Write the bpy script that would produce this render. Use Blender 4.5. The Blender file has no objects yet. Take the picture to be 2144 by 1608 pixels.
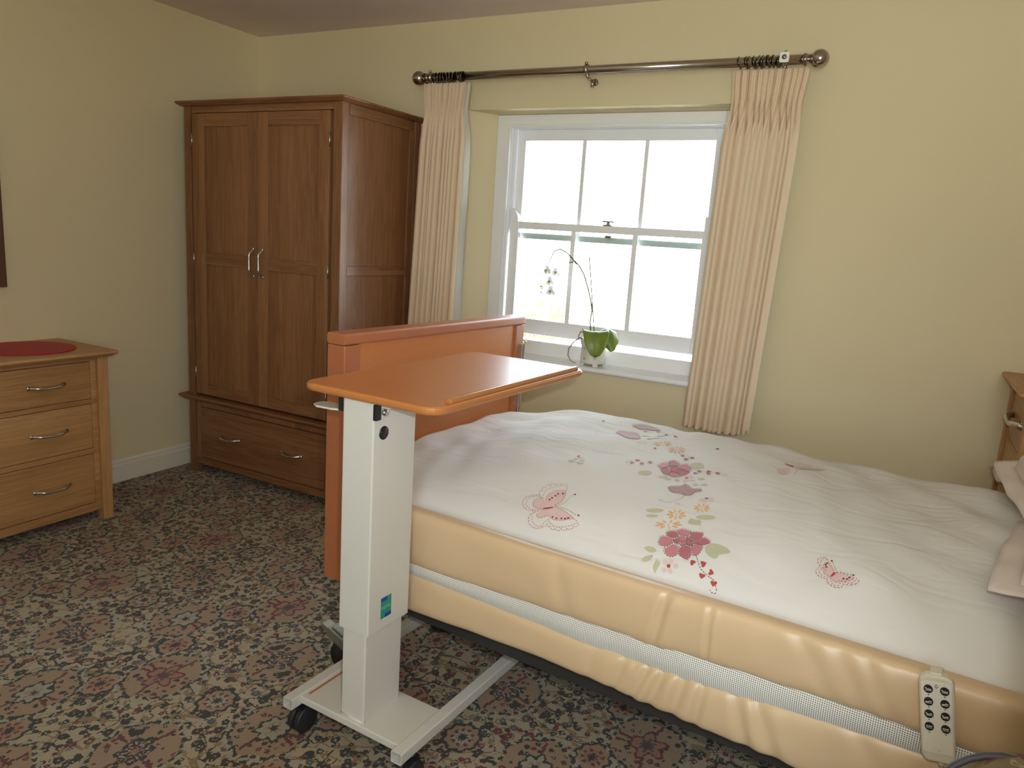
import bpy, bmesh, math, random
from mathutils import Vector, Matrix, noise as mnoise
random.seed(7)
scene = bpy.context.scene
COL = scene.collection
PI = math.pi

WALL = (.755, .655, .43); CEIL = (.80, .70, .66)
OAK_D, OAK_L = (.140, .054, .020), (.36, .172, .078)
CH_D, CH_L = (.30, .135, .045), (.60, .34, .145)
BE_D, BE_L = (.47, .155, .042), (.62, .235, .075)
BF_D, BF_L = (.36, .112, .045), (.47, .165, .070)
VINYL = (.62, .445, .27); CURT = (.90, .735, .55)
WORLD = 15.5; GROUND = 21.0; FLASH = 54.0; EXPO = 0.0; FLX = .055; SPOT = 104; SUN = 170.0

# ------------------------------------------------------------------ materials
class V:
    """tiny wrapper so shader maths can be written as expressions"""
    nt = None
    def __init__(s, sock): s.s = sock
    @staticmethod
    def op(kind, *a):
        n = V.nt.nodes.new('ShaderNodeMath'); n.operation = kind
        for i, x in enumerate(a):
            if isinstance(x, V): V.nt.links.new(x.s, n.inputs[i])
            else: n.inputs[i].default_value = x
        return V(n.outputs[0])
    def __add__(s, o): return V.op('ADD', s, o)
    __radd__ = __add__
    def __sub__(s, o): return V.op('SUBTRACT', s, o)
    def __rsub__(s, o): return V.op('SUBTRACT', o, s)
    def __mul__(s, o): return V.op('MULTIPLY', s, o)
    __rmul__ = __mul__
    def __truediv__(s, o): return V.op('DIVIDE', s, o)
    def __lt__(s, o): return V.op('LESS_THAN', s, o)
    def __gt__(s, o): return V.op('GREATER_THAN', s, o)
    def abs(s): return V.op('ABSOLUTE', s)
    def floor(s): return V.op('FLOOR', s)
    def cos(s): return V.op('COSINE', s)
    def sin(s): return V.op('SINE', s)
    def sqrt(s): return V.op('SQRT', s)
    def min(s, o): return V.op('MINIMUM', s, o)
    def max(s, o): return V.op('MAXIMUM', s, o)
    def smooth(s, a, b):
        n = V.nt.nodes.new('ShaderNodeMapRange'); n.interpolation_type = 'SMOOTHSTEP'
        V.nt.links.new(s.s, n.inputs[0]); n.inputs[1].default_value = a; n.inputs[2].default_value = b
        return V(n.outputs[0])

def sel(m, a, b):
    """b where mask m is 0, a where it is 1"""
    return b + m * (a - b)

def cmix(fac, a, b):
    n = V.nt.nodes.new('ShaderNodeMix'); n.data_type = 'RGBA'; n.clamp_factor = True
    f, A, B = n.inputs[0], n.inputs[6], n.inputs[7]
    for x, s in ((fac, f), (a, A), (b, B)):
        if isinstance(x, V): V.nt.links.new(x.s, s)
        elif isinstance(x, (tuple, list)): s.default_value = (*x[:3], 1)
        else: s.default_value = x
    return V(n.outputs[2])

def new_mat(name):
    m = bpy.data.materials.new(name); m.use_nodes = True
    V.nt = m.node_tree
    return m, m.node_tree, m.node_tree.nodes['Principled BSDF']

def link(v, sock): V.nt.links.new(v.s, sock)
def texco(kind='Object'):
    n = V.nt.nodes.new('ShaderNodeTexCoord'); return V(n.outputs[kind])
def mapped(vec, scale, loc=(0, 0, 0)):
    n = V.nt.nodes.new('ShaderNodeMapping'); link(vec, n.inputs[0])
    n.inputs[1].default_value = loc; n.inputs[3].default_value = scale
    return V(n.outputs[0])
def noise(vec, scale, detail=2, rough=.5, dist=0, out=0):
    n = V.nt.nodes.new('ShaderNodeTexNoise'); link(vec, n.inputs['Vector'])
    n.inputs['Scale'].default_value = scale; n.inputs['Detail'].default_value = detail
    n.inputs['Roughness'].default_value = rough; n.inputs['Distortion'].default_value = dist
    return V(n.outputs[out])
def xyz(vec):
    n = V.nt.nodes.new('ShaderNodeSeparateXYZ'); link(vec, n.inputs[0])
    return V(n.outputs[0]), V(n.outputs[1]), V(n.outputs[2])
def comb(x, y, z):
    n = V.nt.nodes.new('ShaderNodeCombineXYZ')
    for i, a in enumerate((x, y, z)):
        if isinstance(a, V): link(a, n.inputs[i])
        else: n.inputs[i].default_value = a
    return V(n.outputs[0])
def bump(bsdf, h, strength=.2, dist=.002):
    n = V.nt.nodes.new('ShaderNodeBump'); n.inputs['Strength'].default_value = strength
    n.inputs['Distance'].default_value = dist
    link(h, n.inputs['Height']); V.nt.links.new(n.outputs[0], bsdf.inputs['Normal'])

def plain(name, col, rough=.5, metal=0, spec=.5, var=.04, vscale=9, bmp=0, bscale=60):
    m, nt, b = new_mat(name)
    o = texco()
    n = noise(o, vscale, 3)
    dark = tuple(max(0, c * (1 - var)) for c in col); lite = tuple(min(1, c * (1 + var)) for c in col)
    link(cmix(n, dark, lite), b.inputs['Base Color'])
    b.inputs['Roughness'].default_value = rough; b.inputs['Metallic'].default_value = metal
    b.inputs['Specular IOR Level'].default_value = spec
    if bmp: bump(b, noise(o, bscale, 3), bmp)
    return m

def wood(name, dark, lite, axis='z', plank=.11, rough=.42, streak=1.0, figure=.8, spec=.4):
    """timber with the grain along axis; boards of width plank laid side by side"""
    m, nt, b = new_mat(name)
    o = texco()
    inf = nt.nodes.new('ShaderNodeObjectInfo'); rnd = V(inf.outputs['Random'])
    x, y, z = xyz(o)
    if axis == 'z': L, A, B = z, x, y
    elif axis == 'x': L, A, B = x, z, y
    else: L, A, B = y, z, x
    across = A + B * .87 + rnd * 3.1
    bid = (across / plank).floor() if plank else rnd * 0
    wn = nt.nodes.new('ShaderNodeTexWhiteNoise'); wn.noise_dimensions = '1D'
    link(bid + rnd * 17.0, wn.inputs['W']); br = V(wn.outputs[0])
    p = comb(across, B * .4 + br * 5.0, L * .055 + br * 9.0)
    rings = noise(p, 16, 3, .55, .6)
    rg = ((rings * 46.0).sin() * .5 + .5)
    fine = noise(comb(across * 60.0, B * 60.0, L * 1.6 + br * 7.0), 4.0, 4, .65)
    pores = noise(comb(across * 140.0, B * 140.0, L * 5.0), 3.0, 2, .5).smooth(.55, .75)
    mixv = br * .42 + rg * .30 * figure + fine * .50 * streak - .06
    c = cmix(mixv, dark, lite)
    c = cmix(pores * .35, c, tuple(d * .6 for d in dark))
    link(c, b.inputs['Base Color'])
    b.inputs['Roughness'].default_value = rough
    b.inputs['Specular IOR Level'].default_value = spec
    bump(b, fine, .06, .0008)
    return m

def carpet_mat():
    m, nt, b = new_mat('patterned_axminster_carpet')
    o = texco()
    x0, y0, z0 = xyz(o)
    jag = noise(o, 55, 2, .6, 0, 1); jx, jy, jz = xyz(jag)
    lo = noise(o, 9, 2, .5, 0, 1); lx, ly, lz = xyz(lo)
    x = x0 + (jx - .5) * .010 + (lx - .5) * .020
    y = y0 + (jy - .5) * .010 + (ly - .5) * .020
    x = (x / .0042).floor() * .0042          # woven tufts
    y = (y / .0042).floor() * .0042
    idx = ((x - 1.2) / .68 + .5).floor()
    dx = (x - 1.2) - idx * .68
    yy = (y + 1.937) - idx * .2555
    dy = yy - (yy / .511 + .5).floor() * .511
    ax, ay = dx.abs(), dy.abs()
    cx, cy = ax - .2267, ay - .2555
    near_c = (cx * cx + cy * cy) < (dx * dx + dy * dy)
    qx, qy = sel(near_c, cx, dx), sel(near_c, cy, dy)
    side = dx > 0.0
    t_eye = 1.0 - near_c
    t_r2 = near_c * side
    t_r1 = near_c * (1.0 - side)
    ex, ey = qx / .098, qy / .116
    th = V.op('ARCTAN2', ey, ex)
    ell = (ex * ex + ey * ey).sqrt() + (th * 6.0).cos() * .035
    cream, tan, pinkb = (.44, .36, .25), (.27, .185, .105), (.355, .245, .165)
    navy, teal, maroon = (.024, .030, .036), (.075, .098, .10), (.15, .030, .046)
    grey, rose = (.36, .34, .27), (.36, .17, .13)
    # field: brown scrolls and dark vines on cream
    n1 = noise(comb(x * .7, y * 1.3, 0.0), 13, 1, .4)
    n2 = noise(comb(x * 1.2 + 3.0, y * .8, 0.0), 11, 1, .4)
    c = cmix(((n1 - .5).abs() < .022), cream, tan)
    c = cmix(((n2 - .46).abs() < .014), c, tan)
    n3 = noise(comb(x + 9.0, y, 0.0), 10, 1, .4)
    c = cmix(((n3 - .52).abs() < .0085), c, navy)
    def motifs(c, scale, size, off, hole, pal, keep):
        v = nt.nodes.new('ShaderNodeTexVoronoi'); v.voronoi_dimensions = '2D'; v.feature = 'F1'
        link(comb(x * 1.05 + off, y * .95 + off * .7, 0.0), v.inputs['Vector'])
        v.inputs['Scale'].default_value = scale; v.inputs['Randomness'].default_value = .8
        d = V(v.outputs['Distance']); r, g, bl = xyz(V(v.outputs['Color']))
        on = (d < (r * .22 + size)) * (g < keep)
        col = cmix(bl < .30, pal[0], pal[1]); col = cmix(bl < .14, col, pal[2])
        c = cmix(on, c, col)
        ctr = (d < hole) * (g < keep)
        return cmix(ctr, c, cmix(r < .5, rose, grey))
    c = motifs(c, 25, .19, 0.3, .09, (navy, teal, maroon), .80)
    c = motifs(c, 38, .17, 5.7, .06, (navy, maroon, tan), .62)
    # rosettes
    def rosette(c, rx, ry, inner):
        fx, fy = rx / .047, ry / .056
        e = (fx * fx + fy * fy).sqrt(); t = V.op('ARCTAN2', fy, fx)
        e = e + (t * 9.0).cos() * .07
        c = cmix(e < 1.12, c, navy); c = cmix(e < .92, c, pinkb)
        c = cmix((e < .72) * ((t * 9.0).cos() > .1), c, maroon)
        c = cmix(e < .5, c, inner); c = cmix(e < .26, c, navy)
        return c
    c = rosette(c, dx, ay - .2555, grey)
    c = rosette(c, ax - .34, ay - .128, rose)
    # medallions
    scal = (th * 10.0).cos() * .03
    e2 = ell + scal
    c = cmix((e2 < 1.20) * (e2 > 1.08) * ((th * 19.0).cos() > -.3), c, grey)
    c = cmix((e2 < 1.10) * (e2 > .98) * ((th * 27.0).cos() > -.1), c, navy)
    c = cmix(e2 < 1.0, c, pinkb)
    c2 = motifs(c, 40, .17, 2.1, .06, (navy, maroon, maroon), .62)
    c = cmix((e2 < .95), c, c2)
    dots = ((ell - .72).abs() < .11) * ((th * 2.0 + 1.2).cos() > .90) * t_eye
    c = cmix(dots, c, navy)
    spikes = (ell < .92) * (ell > .40) * ((th * 2.0 + .3).cos().abs() > .992)
    c = cmix(spikes, c, maroon)
    p8, p6 = (th * 8.0).cos(), (th * 5.0 + .7).cos()
    # dark eye
    c = cmix(t_eye * (ell < p8 * .05 + .44), c, navy)
    c = cmix(t_eye * (ell < .36) * (p8 > .35), c, maroon)
    c = cmix(t_eye * (ell < .38) * (noise(o, 110, 1) > .54), c, grey)
    c = cmix(t_eye * (ell < .10), c, rose)
    # pale ring
    c = cmix(t_r2 * (ell < p8 * .05 + .46), c, navy)
    c = cmix(t_r2 * (ell < p8 * .06 + .37), c, grey)
    c = cmix(t_r2 * (ell < .22) * (p6 > 0.0), c, pinkb)
    c = cmix(t_r2 * (ell < .10), c, navy)
    # red flower
    c = cmix(t_r1 * (ell < p6 * .10 + .48), c, maroon)
    c = cmix(t_r1 * (ell < p6 * .10 + .38), c, rose)
    c = cmix(t_r1 * (ell < p8 * .05 + .22), c, teal)
    c = cmix(t_r1 * (ell < .11), c, maroon)
    pile = noise(o, 420, 2, .7)
    mott = noise(o, 70, 3, .6)
    c = cmix(.10, c, cmix(mott, tuple(v * .55 for v in tan), cream))
    n = nt.nodes.new('ShaderNodeMix'); n.data_type = 'RGBA'; n.blend_type = 'MULTIPLY'; n.inputs[0].default_value = .6
    link(c, n.inputs[6]); link(cmix(pile.smooth(.2, .8), (.5, .5, .5), (1.25, 1.25, 1.25)), n.inputs[7])
    nt.links.new(n.outputs[2], b.inputs['Base Color'])
    b.inputs['Roughness'].default_value = .95; b.inputs['Specular IOR Level'].default_value = .1
    b.inputs['Sheen Weight'].default_value = .15
    bump(b, pile, .6, .004)
    return m

def mesh_strip_mat():
    m, nt, b = new_mat('white_spacer_mesh')
    o = texco(); x, y, z = xyz(o)
    k = 2 * PI / .0085
    u = (x + z) * k; w = (x - z) * k
    hole = (u.sin() * w.sin()).smooth(.12, .45)
    link(cmix(hole, (.78, .76, .70), (.13, .12, .11)), b.inputs['Base Color'])
    b.inputs['Roughness'].default_value = .6
    bump(b, hole * -1.0, .4, .002)
    return m

def glass_mat():
    m, nt, b = new_mat('window_glass'); nt.nodes.remove(b)
    out = nt.nodes['Material Output']
    tr = nt.nodes.new('ShaderNodeBsdfTransparent'); tr.inputs[0].default_value = (.93, .98, .965, 1)
    gl = nt.nodes.new('ShaderNodeBsdfGlossy'); gl.inputs['Roughness'].default_value = .02
    fr = nt.nodes.new('ShaderNodeFresnel'); fr.inputs[0].default_value = 1.45
    mx = nt.nodes.new('ShaderNodeMixShader')
    nt.links.new(fr.outputs[0], mx.inputs[0]); nt.links.new(tr.outputs[0], mx.inputs[1]); nt.links.new(gl.outputs[0], mx.inputs[2])
    nt.links.new(mx.outputs[0], out.inputs[0])
    return m

def cloth_mat(name, col, rough=.9, transl=0, tcol=None, weave=900, bmp=.15, spec=.2):
    m, nt, b = new_mat(name)
    o = texco()
    n = noise(o, 5, 3)
    link(cmix(n, tuple(c * .95 for c in col), col), b.inputs['Base Color'])
    b.inputs['Roughness'].default_value = rough; b.inputs['Specular IOR Level'].default_value = spec
    bump(b, noise(o, weave, 1), bmp, .0006)
    if transl:
        out = nt.nodes['Material Output']
        t = nt.nodes.new('ShaderNodeBsdfTranslucent'); t.inputs[0].default_value = (*(tcol or col), 1)
        mx = nt.nodes.new('ShaderNodeMixShader'); mx.inputs[0].default_value = transl
        nt.links.new(b.outputs[0], mx.inputs[1]); nt.links.new(t.outputs[0], mx.inputs[2])
        nt.links.new(mx.outputs[0], out.inputs[0])
    return m

def duvet_mat():
    m, nt, b = new_mat('white_cotton_duvet')
    o = texco()
    b.inputs['Base Color'].default_value = (.70, .685, .665, 1); b.inputs['Roughness'].default_value = .9
    b.inputs['Specular IOR Level'].default_value = .15
    r = nt.nodes.new('ShaderNodeMapping'); link(o, r.inputs[0]); r.inputs['Rotation'].default_value = (0, 0, .75); r.inputs['Scale'].default_value = (1.0, 2.6, 1)
    q = V(r.outputs[0])
    n1 = noise(q, 3.6, 2, .5, .5); n2 = noise(q, 7, 2, .5, .8)
    crease = ((n1 - .5).abs().smooth(0.0, .10)) * .35 + n2 * .45 + noise(q, 2.2, 2) * .5
    bump(b, crease, .20, .014)
    return m

def brocade_mat():
    m, nt, b = new_mat('olive_brocade')
    o = texco()
    n1 = noise(o, 11, 2, .5, .4); n2 = noise(o, 19, 2, .5, .5); n3 = noise(o, 700, 1)
    c = cmix(n1.smooth(.35, .65), (.17, .13, .065), (.26, .20, .10))
    c = cmix(n2.smooth(.56, .62), c, (.16, .075, .065))
    c = cmix((n2 - .44).abs() < .02, c, (.30, .25, .15))
    link(c, b.inputs['Base Color']); b.inputs['Roughness'].default_value = .95; b.inputs['Specular IOR Level'].default_value = .1
    bump(b, n3, .3, .001)
    return m

def leaf_mat():
    m, nt, b = new_mat('orchid_leaf_green')
    o = texco(); x, y, z = xyz(o)
    n = noise(o, 22, 3)
    c = cmix(n, (.10, .17, .02), (.26, .33, .035))
    link(c, b.inputs['Base Color']); b.inputs['Roughness'].default_value = .38
    return m

M = {}
def mats():
    M['wall'] = plain('cream_emulsion_wall', WALL, .85, spec=.2, var=.02, vscale=2.5, bmp=.05, bscale=240)
    M['ceiling'] = plain('ceiling_emulsion', CEIL, .9, spec=.1, var=.02)
    M['gloss'] = plain('white_gloss_paint', (.91, .91, .93), .22, spec=.5, var=.015)
    M['skirting'] = plain('skirting_paint', (.80, .74, .62), .4, var=.02)
    M['carpet'] = carpet_mat()
    for ax in 'xyz':
        M['oak_' + ax] = wood('oak_grain_' + ax, OAK_D, OAK_L, ax, .105)
        M['oakc_' + ax] = wood('pale_oak_grain_' + ax, CH_D, CH_L, ax, .13)
        M['beech_' + ax] = wood('beech_laminate_' + ax, BE_D, BE_L, ax, 0, .33, .8, .15, .5)
        M['mahog_' + ax] = wood('beech_frame_' + ax, BF_D, BF_L, ax, 0, .36, .7, .2, .5)
    M['edge'] = plain('beech_edge_band', (.46, .185, .05), .25, spec=.6)
    M['steel'] = plain('brushed_nickel', (.62, .60, .56), .28, 1)
    M['pole'] = plain('antique_pewter', (.45, .41, .36), .2, 1, var=.06)
    M['ring'] = plain('dark_pewter', (.20, .17, .14), .25, 1)
    M['chrome'] = plain('chrome', (.8, .8, .8), .12, 1)
    M['brass'] = plain('brass', (.75, .55, .25), .25, 1)
    M['painted'] = plain('cream_powder_coat', (.64, .62, .575), .35, var=.015)
    M['black'] = plain('black_plastic', (.012, .012, .013), .4)
    M['rubber'] = plain('castor_black', (.02, .021, .024), .5)
    M['darkmetal'] = plain('dark_bed_frame', (.03, .027, .025), .5)
    M['greymetal'] = plain('grey_castor_metal', (.30, .29, .24), .35, .7)
    M['vinyl'] = plain('tan_vinyl', VINYL, .36, spec=.42, var=.025, bmp=.08, bscale=30)
    M['mesh'] = mesh_strip_mat()
    M['glass'] = glass_mat()
    M['curtain'] = cloth_mat('peach_cream_curtain', CURT, .85, .12, (.75, .55, .32))
    M['lining'] = cloth_mat('white_curtain_lining', (.80, .78, .70), .85, .35, (.8, .78, .7))
    M['duvet'] = duvet_mat()
    M['pillow'] = cloth_mat('pink_white_pillow_cotton', (.74, .66, .615), .9, bmp=.1)
    M['handset'] = plain('grey_beige_handset', (.62, .57, .46), .35)
    M['handplate'] = plain('handset_plate', (.70, .665, .57), .4)
    M['navyink'] = plain('dark_navy_print', (.012, .014, .022), .45)
    M['creamink'] = plain('cream_print', (.60, .57, .45), .5)
    M['brocade'] = brocade_mat()
    M['piping'] = plain('dark_piping', (.05, .04, .05), .6)
    M['redmat'] = plain('crimson_placemat', (.42, .006, .022), .55, bmp=.3, bscale=300)
    M['mirrorwood'] = wood('dark_frame_wood', (.09, .035, .02), (.16, .07, .045), 'z', 0)
    M['mirror'] = plain('mirror_glass', (.85, .86, .86), .03, 1, var=0)
    M['porcelain'] = plain('white_porcelain', (.78, .75, .68), .18)
    M['soil'] = plain('bark_compost', (.10, .065, .04), .9, var=.5, vscale=90)
    M['leaf'] = leaf_mat()
    M['stemg'] = plain('orchid_stem', (.16, .15, .06), .5)
    M['rootg'] = plain('orchid_root', (.28, .24, .16), .7)
    M['petal'] = cloth_mat('white_orchid_petal', (.84, .84, .86), .6, .3, (.8, .8, .82), 200, .05)
    M['lip'] = plain('orchid_lip_yellow', (.55, .33, .05), .5)
    M['stick_green'] = plain('sticker_green', (.02, .30, .22), .4)
    M['stick_blue'] = plain('sticker_blue', (.035, .06, .33), .4)
    M['stick_white'] = plain('sticker_lettering', (.35, .62, .50), .4)
    M['stick_red'] = plain('red_notice_label', (.50, .17, .10), .5)
    M['lawn'] = plain('lawn_grass', (.52, .54, .42), .95, var=.2, vscale=4)
    M['bush'] = cloth_mat('yellow_green_leaves', (.42, .42, .05), .6, .4, (.5, .5, .05), 50)
    E = dict(pink=(.68, .50, .475), crimson=(.52, .05, .075), stitch=(.46, .20, .15), stitchdark=(.15, .08, .07), green=(.26, .24, .09),
             maroon=(.20, .018, .03), rose=(.54, .215, .245), rosedark=(.45, .15, .18), leaf=(.50, .49, .34), palepink=(.68, .52, .51),
             red=(.44, .085, .06), orange=(.72, .42, .17), dusty=(.42, .235, .235), seam=(.45, .42, .37))
    for k, c in E.items(): M['e_' + k] = plain('embroidery_' + k, c, .7, spec=.2, var=.06, vscale=60)

# ------------------------------------------------------------------ mesh helpers
class MB:
    def __init__(s): s.v = []; s.f = []; s.mi = []; s.cur = 0; s.sm = []; s.smooth = False
    def add(s, vs, fs):
        o = len(s.v); s.v += [tuple(v) for v in vs]
        for f in fs: s.f.append(tuple(i + o for i in f)); s.mi.append(s.cur); s.sm.append(s.smooth)
        return s
    def box(s, x0, x1, y0, y1, z0, z1, mat=None):
        vs = [Vector(p) for p in ((x0, y0, z0), (x1, y0, z0), (x1, y1, z0), (x0, y1, z0), (x0, y0, z1), (x1, y0, z1), (x1, y1, z1), (x0, y1, z1))]
        if mat is not None: vs = [mat @ p for p in vs]
        return s.add(vs, [(0, 3, 2, 1), (4, 5, 6, 7), (0, 1, 5, 4), (1, 2, 6, 5), (2, 3, 7, 6), (3, 0, 4, 7)])
    def prism(s, poly, a, b, axis='z', mat=None):
        def P(u, v, h):
            p = {'z': (u, v, h), 'y': (u, h, v), 'x': (h, u, v)}[axis]
            return mat @ Vector(p) if mat is not None else p
        n = len(poly)
        vs = [P(u, v, a) for u, v in poly] + [P(u, v, b) for u, v in poly]
        fs = [tuple(range(n))[::-1], tuple(range(n, 2 * n))] + [(i, (i + 1) % n, n + (i + 1) % n, n + i) for i in range(n)]
        return s.add(vs, fs)
    def tube(s, pts, r, n=10, cap=True, flat=1.0):
        pts = [Vector(p) for p in pts]; k = len(pts)
        rr = r if isinstance(r, (list, tuple)) else [r] * k
        t0 = (pts[1] - pts[0]).normalized()
        up = Vector((0, 0, 1)) if abs(t0.z) < .9 else Vector((1, 0, 0))
        nrm = (up - t0 * up.dot(t0)).normalized(); vs = []
        sm = s.smooth; s.smooth = True
        for i, p in enumerate(pts):
            t = (pts[min(i + 1, k - 1)] - pts[max(i - 1, 0)]).normalized()
            nrm = (nrm - t * nrm.dot(t)).normalized(); bn = t.cross(nrm)
            for j in range(n):
                a = 2 * PI * j / n
                vs.append(p + (nrm * math.cos(a) * flat + bn * math.sin(a)) * rr[i])
        fs = [(i * n + j, i * n + (j + 1) % n, (i + 1) * n + (j + 1) % n, (i + 1) * n + j) for i in range(k - 1) for j in range(n)]
        if cap: fs += [tuple(range(n))[::-1], tuple(range((k - 1) * n, k * n))]
        s.add(vs, fs); s.smooth = sm
        return s
    def lathe(s, prof, n=24, mat=None, wav=None):
        """prof: (radius, height) list around z"""
        vs = []
        sm = s.smooth; s.smooth = True
        for r, h in prof:
            for j in range(n):
                a = 2 * PI * j / n; q = r * (wav(a, h) if wav else 1)
                p = Vector((q * math.cos(a), q * math.sin(a), h)); vs.append(mat @ p if mat is not None else p)
        k = len(prof)
        fs = [(i * n + j, i * n + (j + 1) % n, (i + 1) * n + (j + 1) % n, (i + 1) * n + j) for i in range(k - 1) for j in range(n)]
        if prof[0][0] > 1e-6: fs.append(tuple(range(n))[::-1])
        if prof[-1][0] > 1e-6: fs.append(tuple(range((k - 1) * n, k * n)))
        s.add(vs, fs); s.smooth = sm
        return s
    def grid(s, fn, nu, nv, closed_v=False):
        sm = s.smooth; s.smooth = True
        vs = [fn(i / nu, j / nv) for i in range(nu + 1) for j in range(nv + (0 if closed_v else 1))]
        w = nv + (0 if closed_v else 1)
        fs = []
        for i in range(nu):
            for j in range(nv):
                a = i * w + j; b = i * w + (j + 1) % w
                fs.append((a, (i + 1) * w + j, (i + 1) * w + (j + 1) % w, b))
        s.add(vs, fs); s.smooth = sm
        return s

def tag(o, label=None, cat=None, group=None, kind=None):
    if label: o['label'] = label
    if cat: o['category'] = cat
    if group: o['group'] = group
    if kind: o['kind'] = kind
    return o

def thing(name, label, cat, loc=(0, 0, 0), rz=0, group=None):
    o = bpy.data.objects.new(name, None); COL.objects.link(o)
    o.location = loc; o.rotation_euler = (0, 0, rz); o.empty_display_size = .05
    return tag(o, label, cat, group)

def wmat(o):
    m = Matrix.Translation(o.location) @ o.rotation_euler.to_matrix().to_4x4()
    return wmat(o.parent) @ m if o.parent else m

def build(name, mb, mat, parent=None, local=False, bev=0, seg=2, sub=0, origin=None, fix=True):
    """link the collected shapes as one mesh object; coordinates are world ones unless local"""
    me = bpy.data.meshes.new(name)
    off = Matrix.Identity(4)
    loc = Vector((0, 0, 0))
    vs = [Vector(v) for v in mb.v]
    if parent is not None and not local:
        off = wmat(parent).inverted()
        vs = [off @ v for v in vs]
    if parent is None and origin is not None:
        loc = Vector(origin); vs = [v - loc for v in vs]
    me.from_pydata([v[:] for v in vs], [], mb.f)
    mm = mat if isinstance(mat, (list, tuple)) else [mat]
    for k in mm: me.materials.append(M[k])
    for p, i, sm in zip(me.polygons, mb.mi, mb.sm): p.material_index = i; p.use_smooth = sm
    if fix:
        bm = bmesh.new(); bm.from_mesh(me); bmesh.ops.recalc_face_normals(bm, faces=bm.faces); bm.to_mesh(me); bm.free()
    me.update()
    o = bpy.data.objects.new(name, me); COL.objects.link(o)
    o.location = loc
    if parent is not None: o.parent = parent
    if bev:
        md = o.modifiers.new('bevel', 'BEVEL'); md.width = bev; md.segments = seg; md.limit_method = 'ANGLE'; md.angle_limit = .7
    if sub:
        md = o.modifiers.new('subdivision', 'SUBSURF'); md.levels = sub; md.render_levels = sub
    return o

def build_each(name, mb, mat, parent=None, **k):
    """every separate piece of mb becomes an object of its own"""
    root = list(range(len(mb.v)))
    def find(i):
        while root[i] != i: root[i] = root[root[i]]; i = root[i]
        return i
    for f in mb.f:
        for i in f[1:]: root[find(i)] = find(f[0])
    groups = {}
    for n, f in enumerate(mb.f): groups.setdefault(find(f[0]), []).append(n)
    out = []
    for fs in groups.values():
        m = MB(); idx = {}
        for n in fs:
            for i in mb.f[n]:
                if i not in idx: idx[i] = len(m.v); m.v.append(mb.v[i])
            m.f.append(tuple(idx[i] for i in mb.f[n])); m.mi.append(mb.mi[n]); m.sm.append(mb.sm[n])
        out.append(build(name, m, mat, parent, **k))
    return out

def box(name, dims, mat, parent=None, bev=.002, local=False, **k):
    return build(name, MB().box(*dims), mat, parent, local, bev, **k)

def arc(cx, cy, r, a0, a1, n=6):
    return [(cx + r * math.cos(a0 + (a1 - a0) * i / n), cy + r * math.sin(a0 + (a1 - a0) * i / n)) for i in range(n + 1)]
def rrect(x0, x1, y0, y1, r, n=6):
    return arc(x1 - r, y1 - r, r, 0, PI / 2, n) + arc(x0 + r, y1 - r, r, PI / 2, PI, n) + arc(x0 + r, y0 + r, r, PI, 1.5 * PI, n) + arc(x1 - r, y0 + r, r, 1.5 * PI, 2 * PI, n)
def sst(a, b, x):
    t = min(1, max(0, (x - a) / (b - a))); return t * t * (3 - 2 * t)
mats()
# ------------------------------------------------------------------ camera (a compact camera held at chest height, slightly rolled)
YAW, PITCH, ROLL = 0.48174, -0.19344, 0.06558
CAM = Vector((3.47693, -3.26745, 1.36758)); FPX = 1550.00496
fwd = Vector((-math.sin(YAW) * math.cos(PITCH), math.cos(YAW) * math.cos(PITCH), math.sin(PITCH)))
rt0 = Vector((math.cos(YAW), math.sin(YAW), 0)); up0 = rt0.cross(fwd)
rt = math.cos(ROLL) * rt0 + math.sin(ROLL) * up0
up = -math.sin(ROLL) * rt0 + math.cos(ROLL) * up0
cd = bpy.data.cameras.new('camera'); cam = bpy.data.objects.new('camera', cd); COL.objects.link(cam)
cam.matrix_world = Matrix(((rt.x, up.x, -fwd.x, CAM.x), (rt.y, up.y, -fwd.y, CAM.y), (rt.z, up.z, -fwd.z, CAM.z), (0, 0, 0, 1)))
cd.sensor_fit = 'HORIZONTAL'; cd.sensor_width = 36; cd.lens = FPX * 36 / 2144; cd.clip_start = .02; cd.clip_end = 500
scene.camera = cam

# ------------------------------------------------------------------ room shell
RX, BY, H = 4.32, -4.4, 2.4
def quad(name, pts, mat, kind='structure'):
    return tag(build(name, MB().add(pts, [(0, 1, 2, 3)]), mat, fix=False), kind=kind)
quad('floor', [(0, BY, 0), (RX, BY, 0), (RX, 0, 0), (0, 0, 0)], 'carpet')
quad('ceiling', [(0, 0, H), (RX, 0, H), (RX, BY, H), (0, BY, H)], 'ceiling')
quad('wall_left', [(0, BY, 0), (0, 0, 0), (0, 0, H), (0, BY, H)], 'wall')
# back wall behind the camera, with an unseen second window added for fill light
WX0, WX1, WZ0, WZ1 = 3.50, 4.29, .60, 2.34
wb = MB(); a_ = [(0, BY, 0), (RX, BY, 0), (RX, BY, H), (0, BY, H)]
b_ = [(WX0, BY, WZ0), (WX1, BY, WZ0), (WX1, BY, WZ1), (WX0, BY, WZ1)]; c_ = [(x, BY - .22, z) for x, y, z in b_]
wb.v = a_ + b_ + c_
for a, b in ((0, 4), (4, 8)):
    for i in range(4):
        wb.f.append((a + i, a + (i + 1) % 4, b + (i + 1) % 4, b + i)); wb.mi.append(0); wb.sm.append(False)
tag(build('wall_back', wb, 'wall', fix=False), kind='structure')
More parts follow.
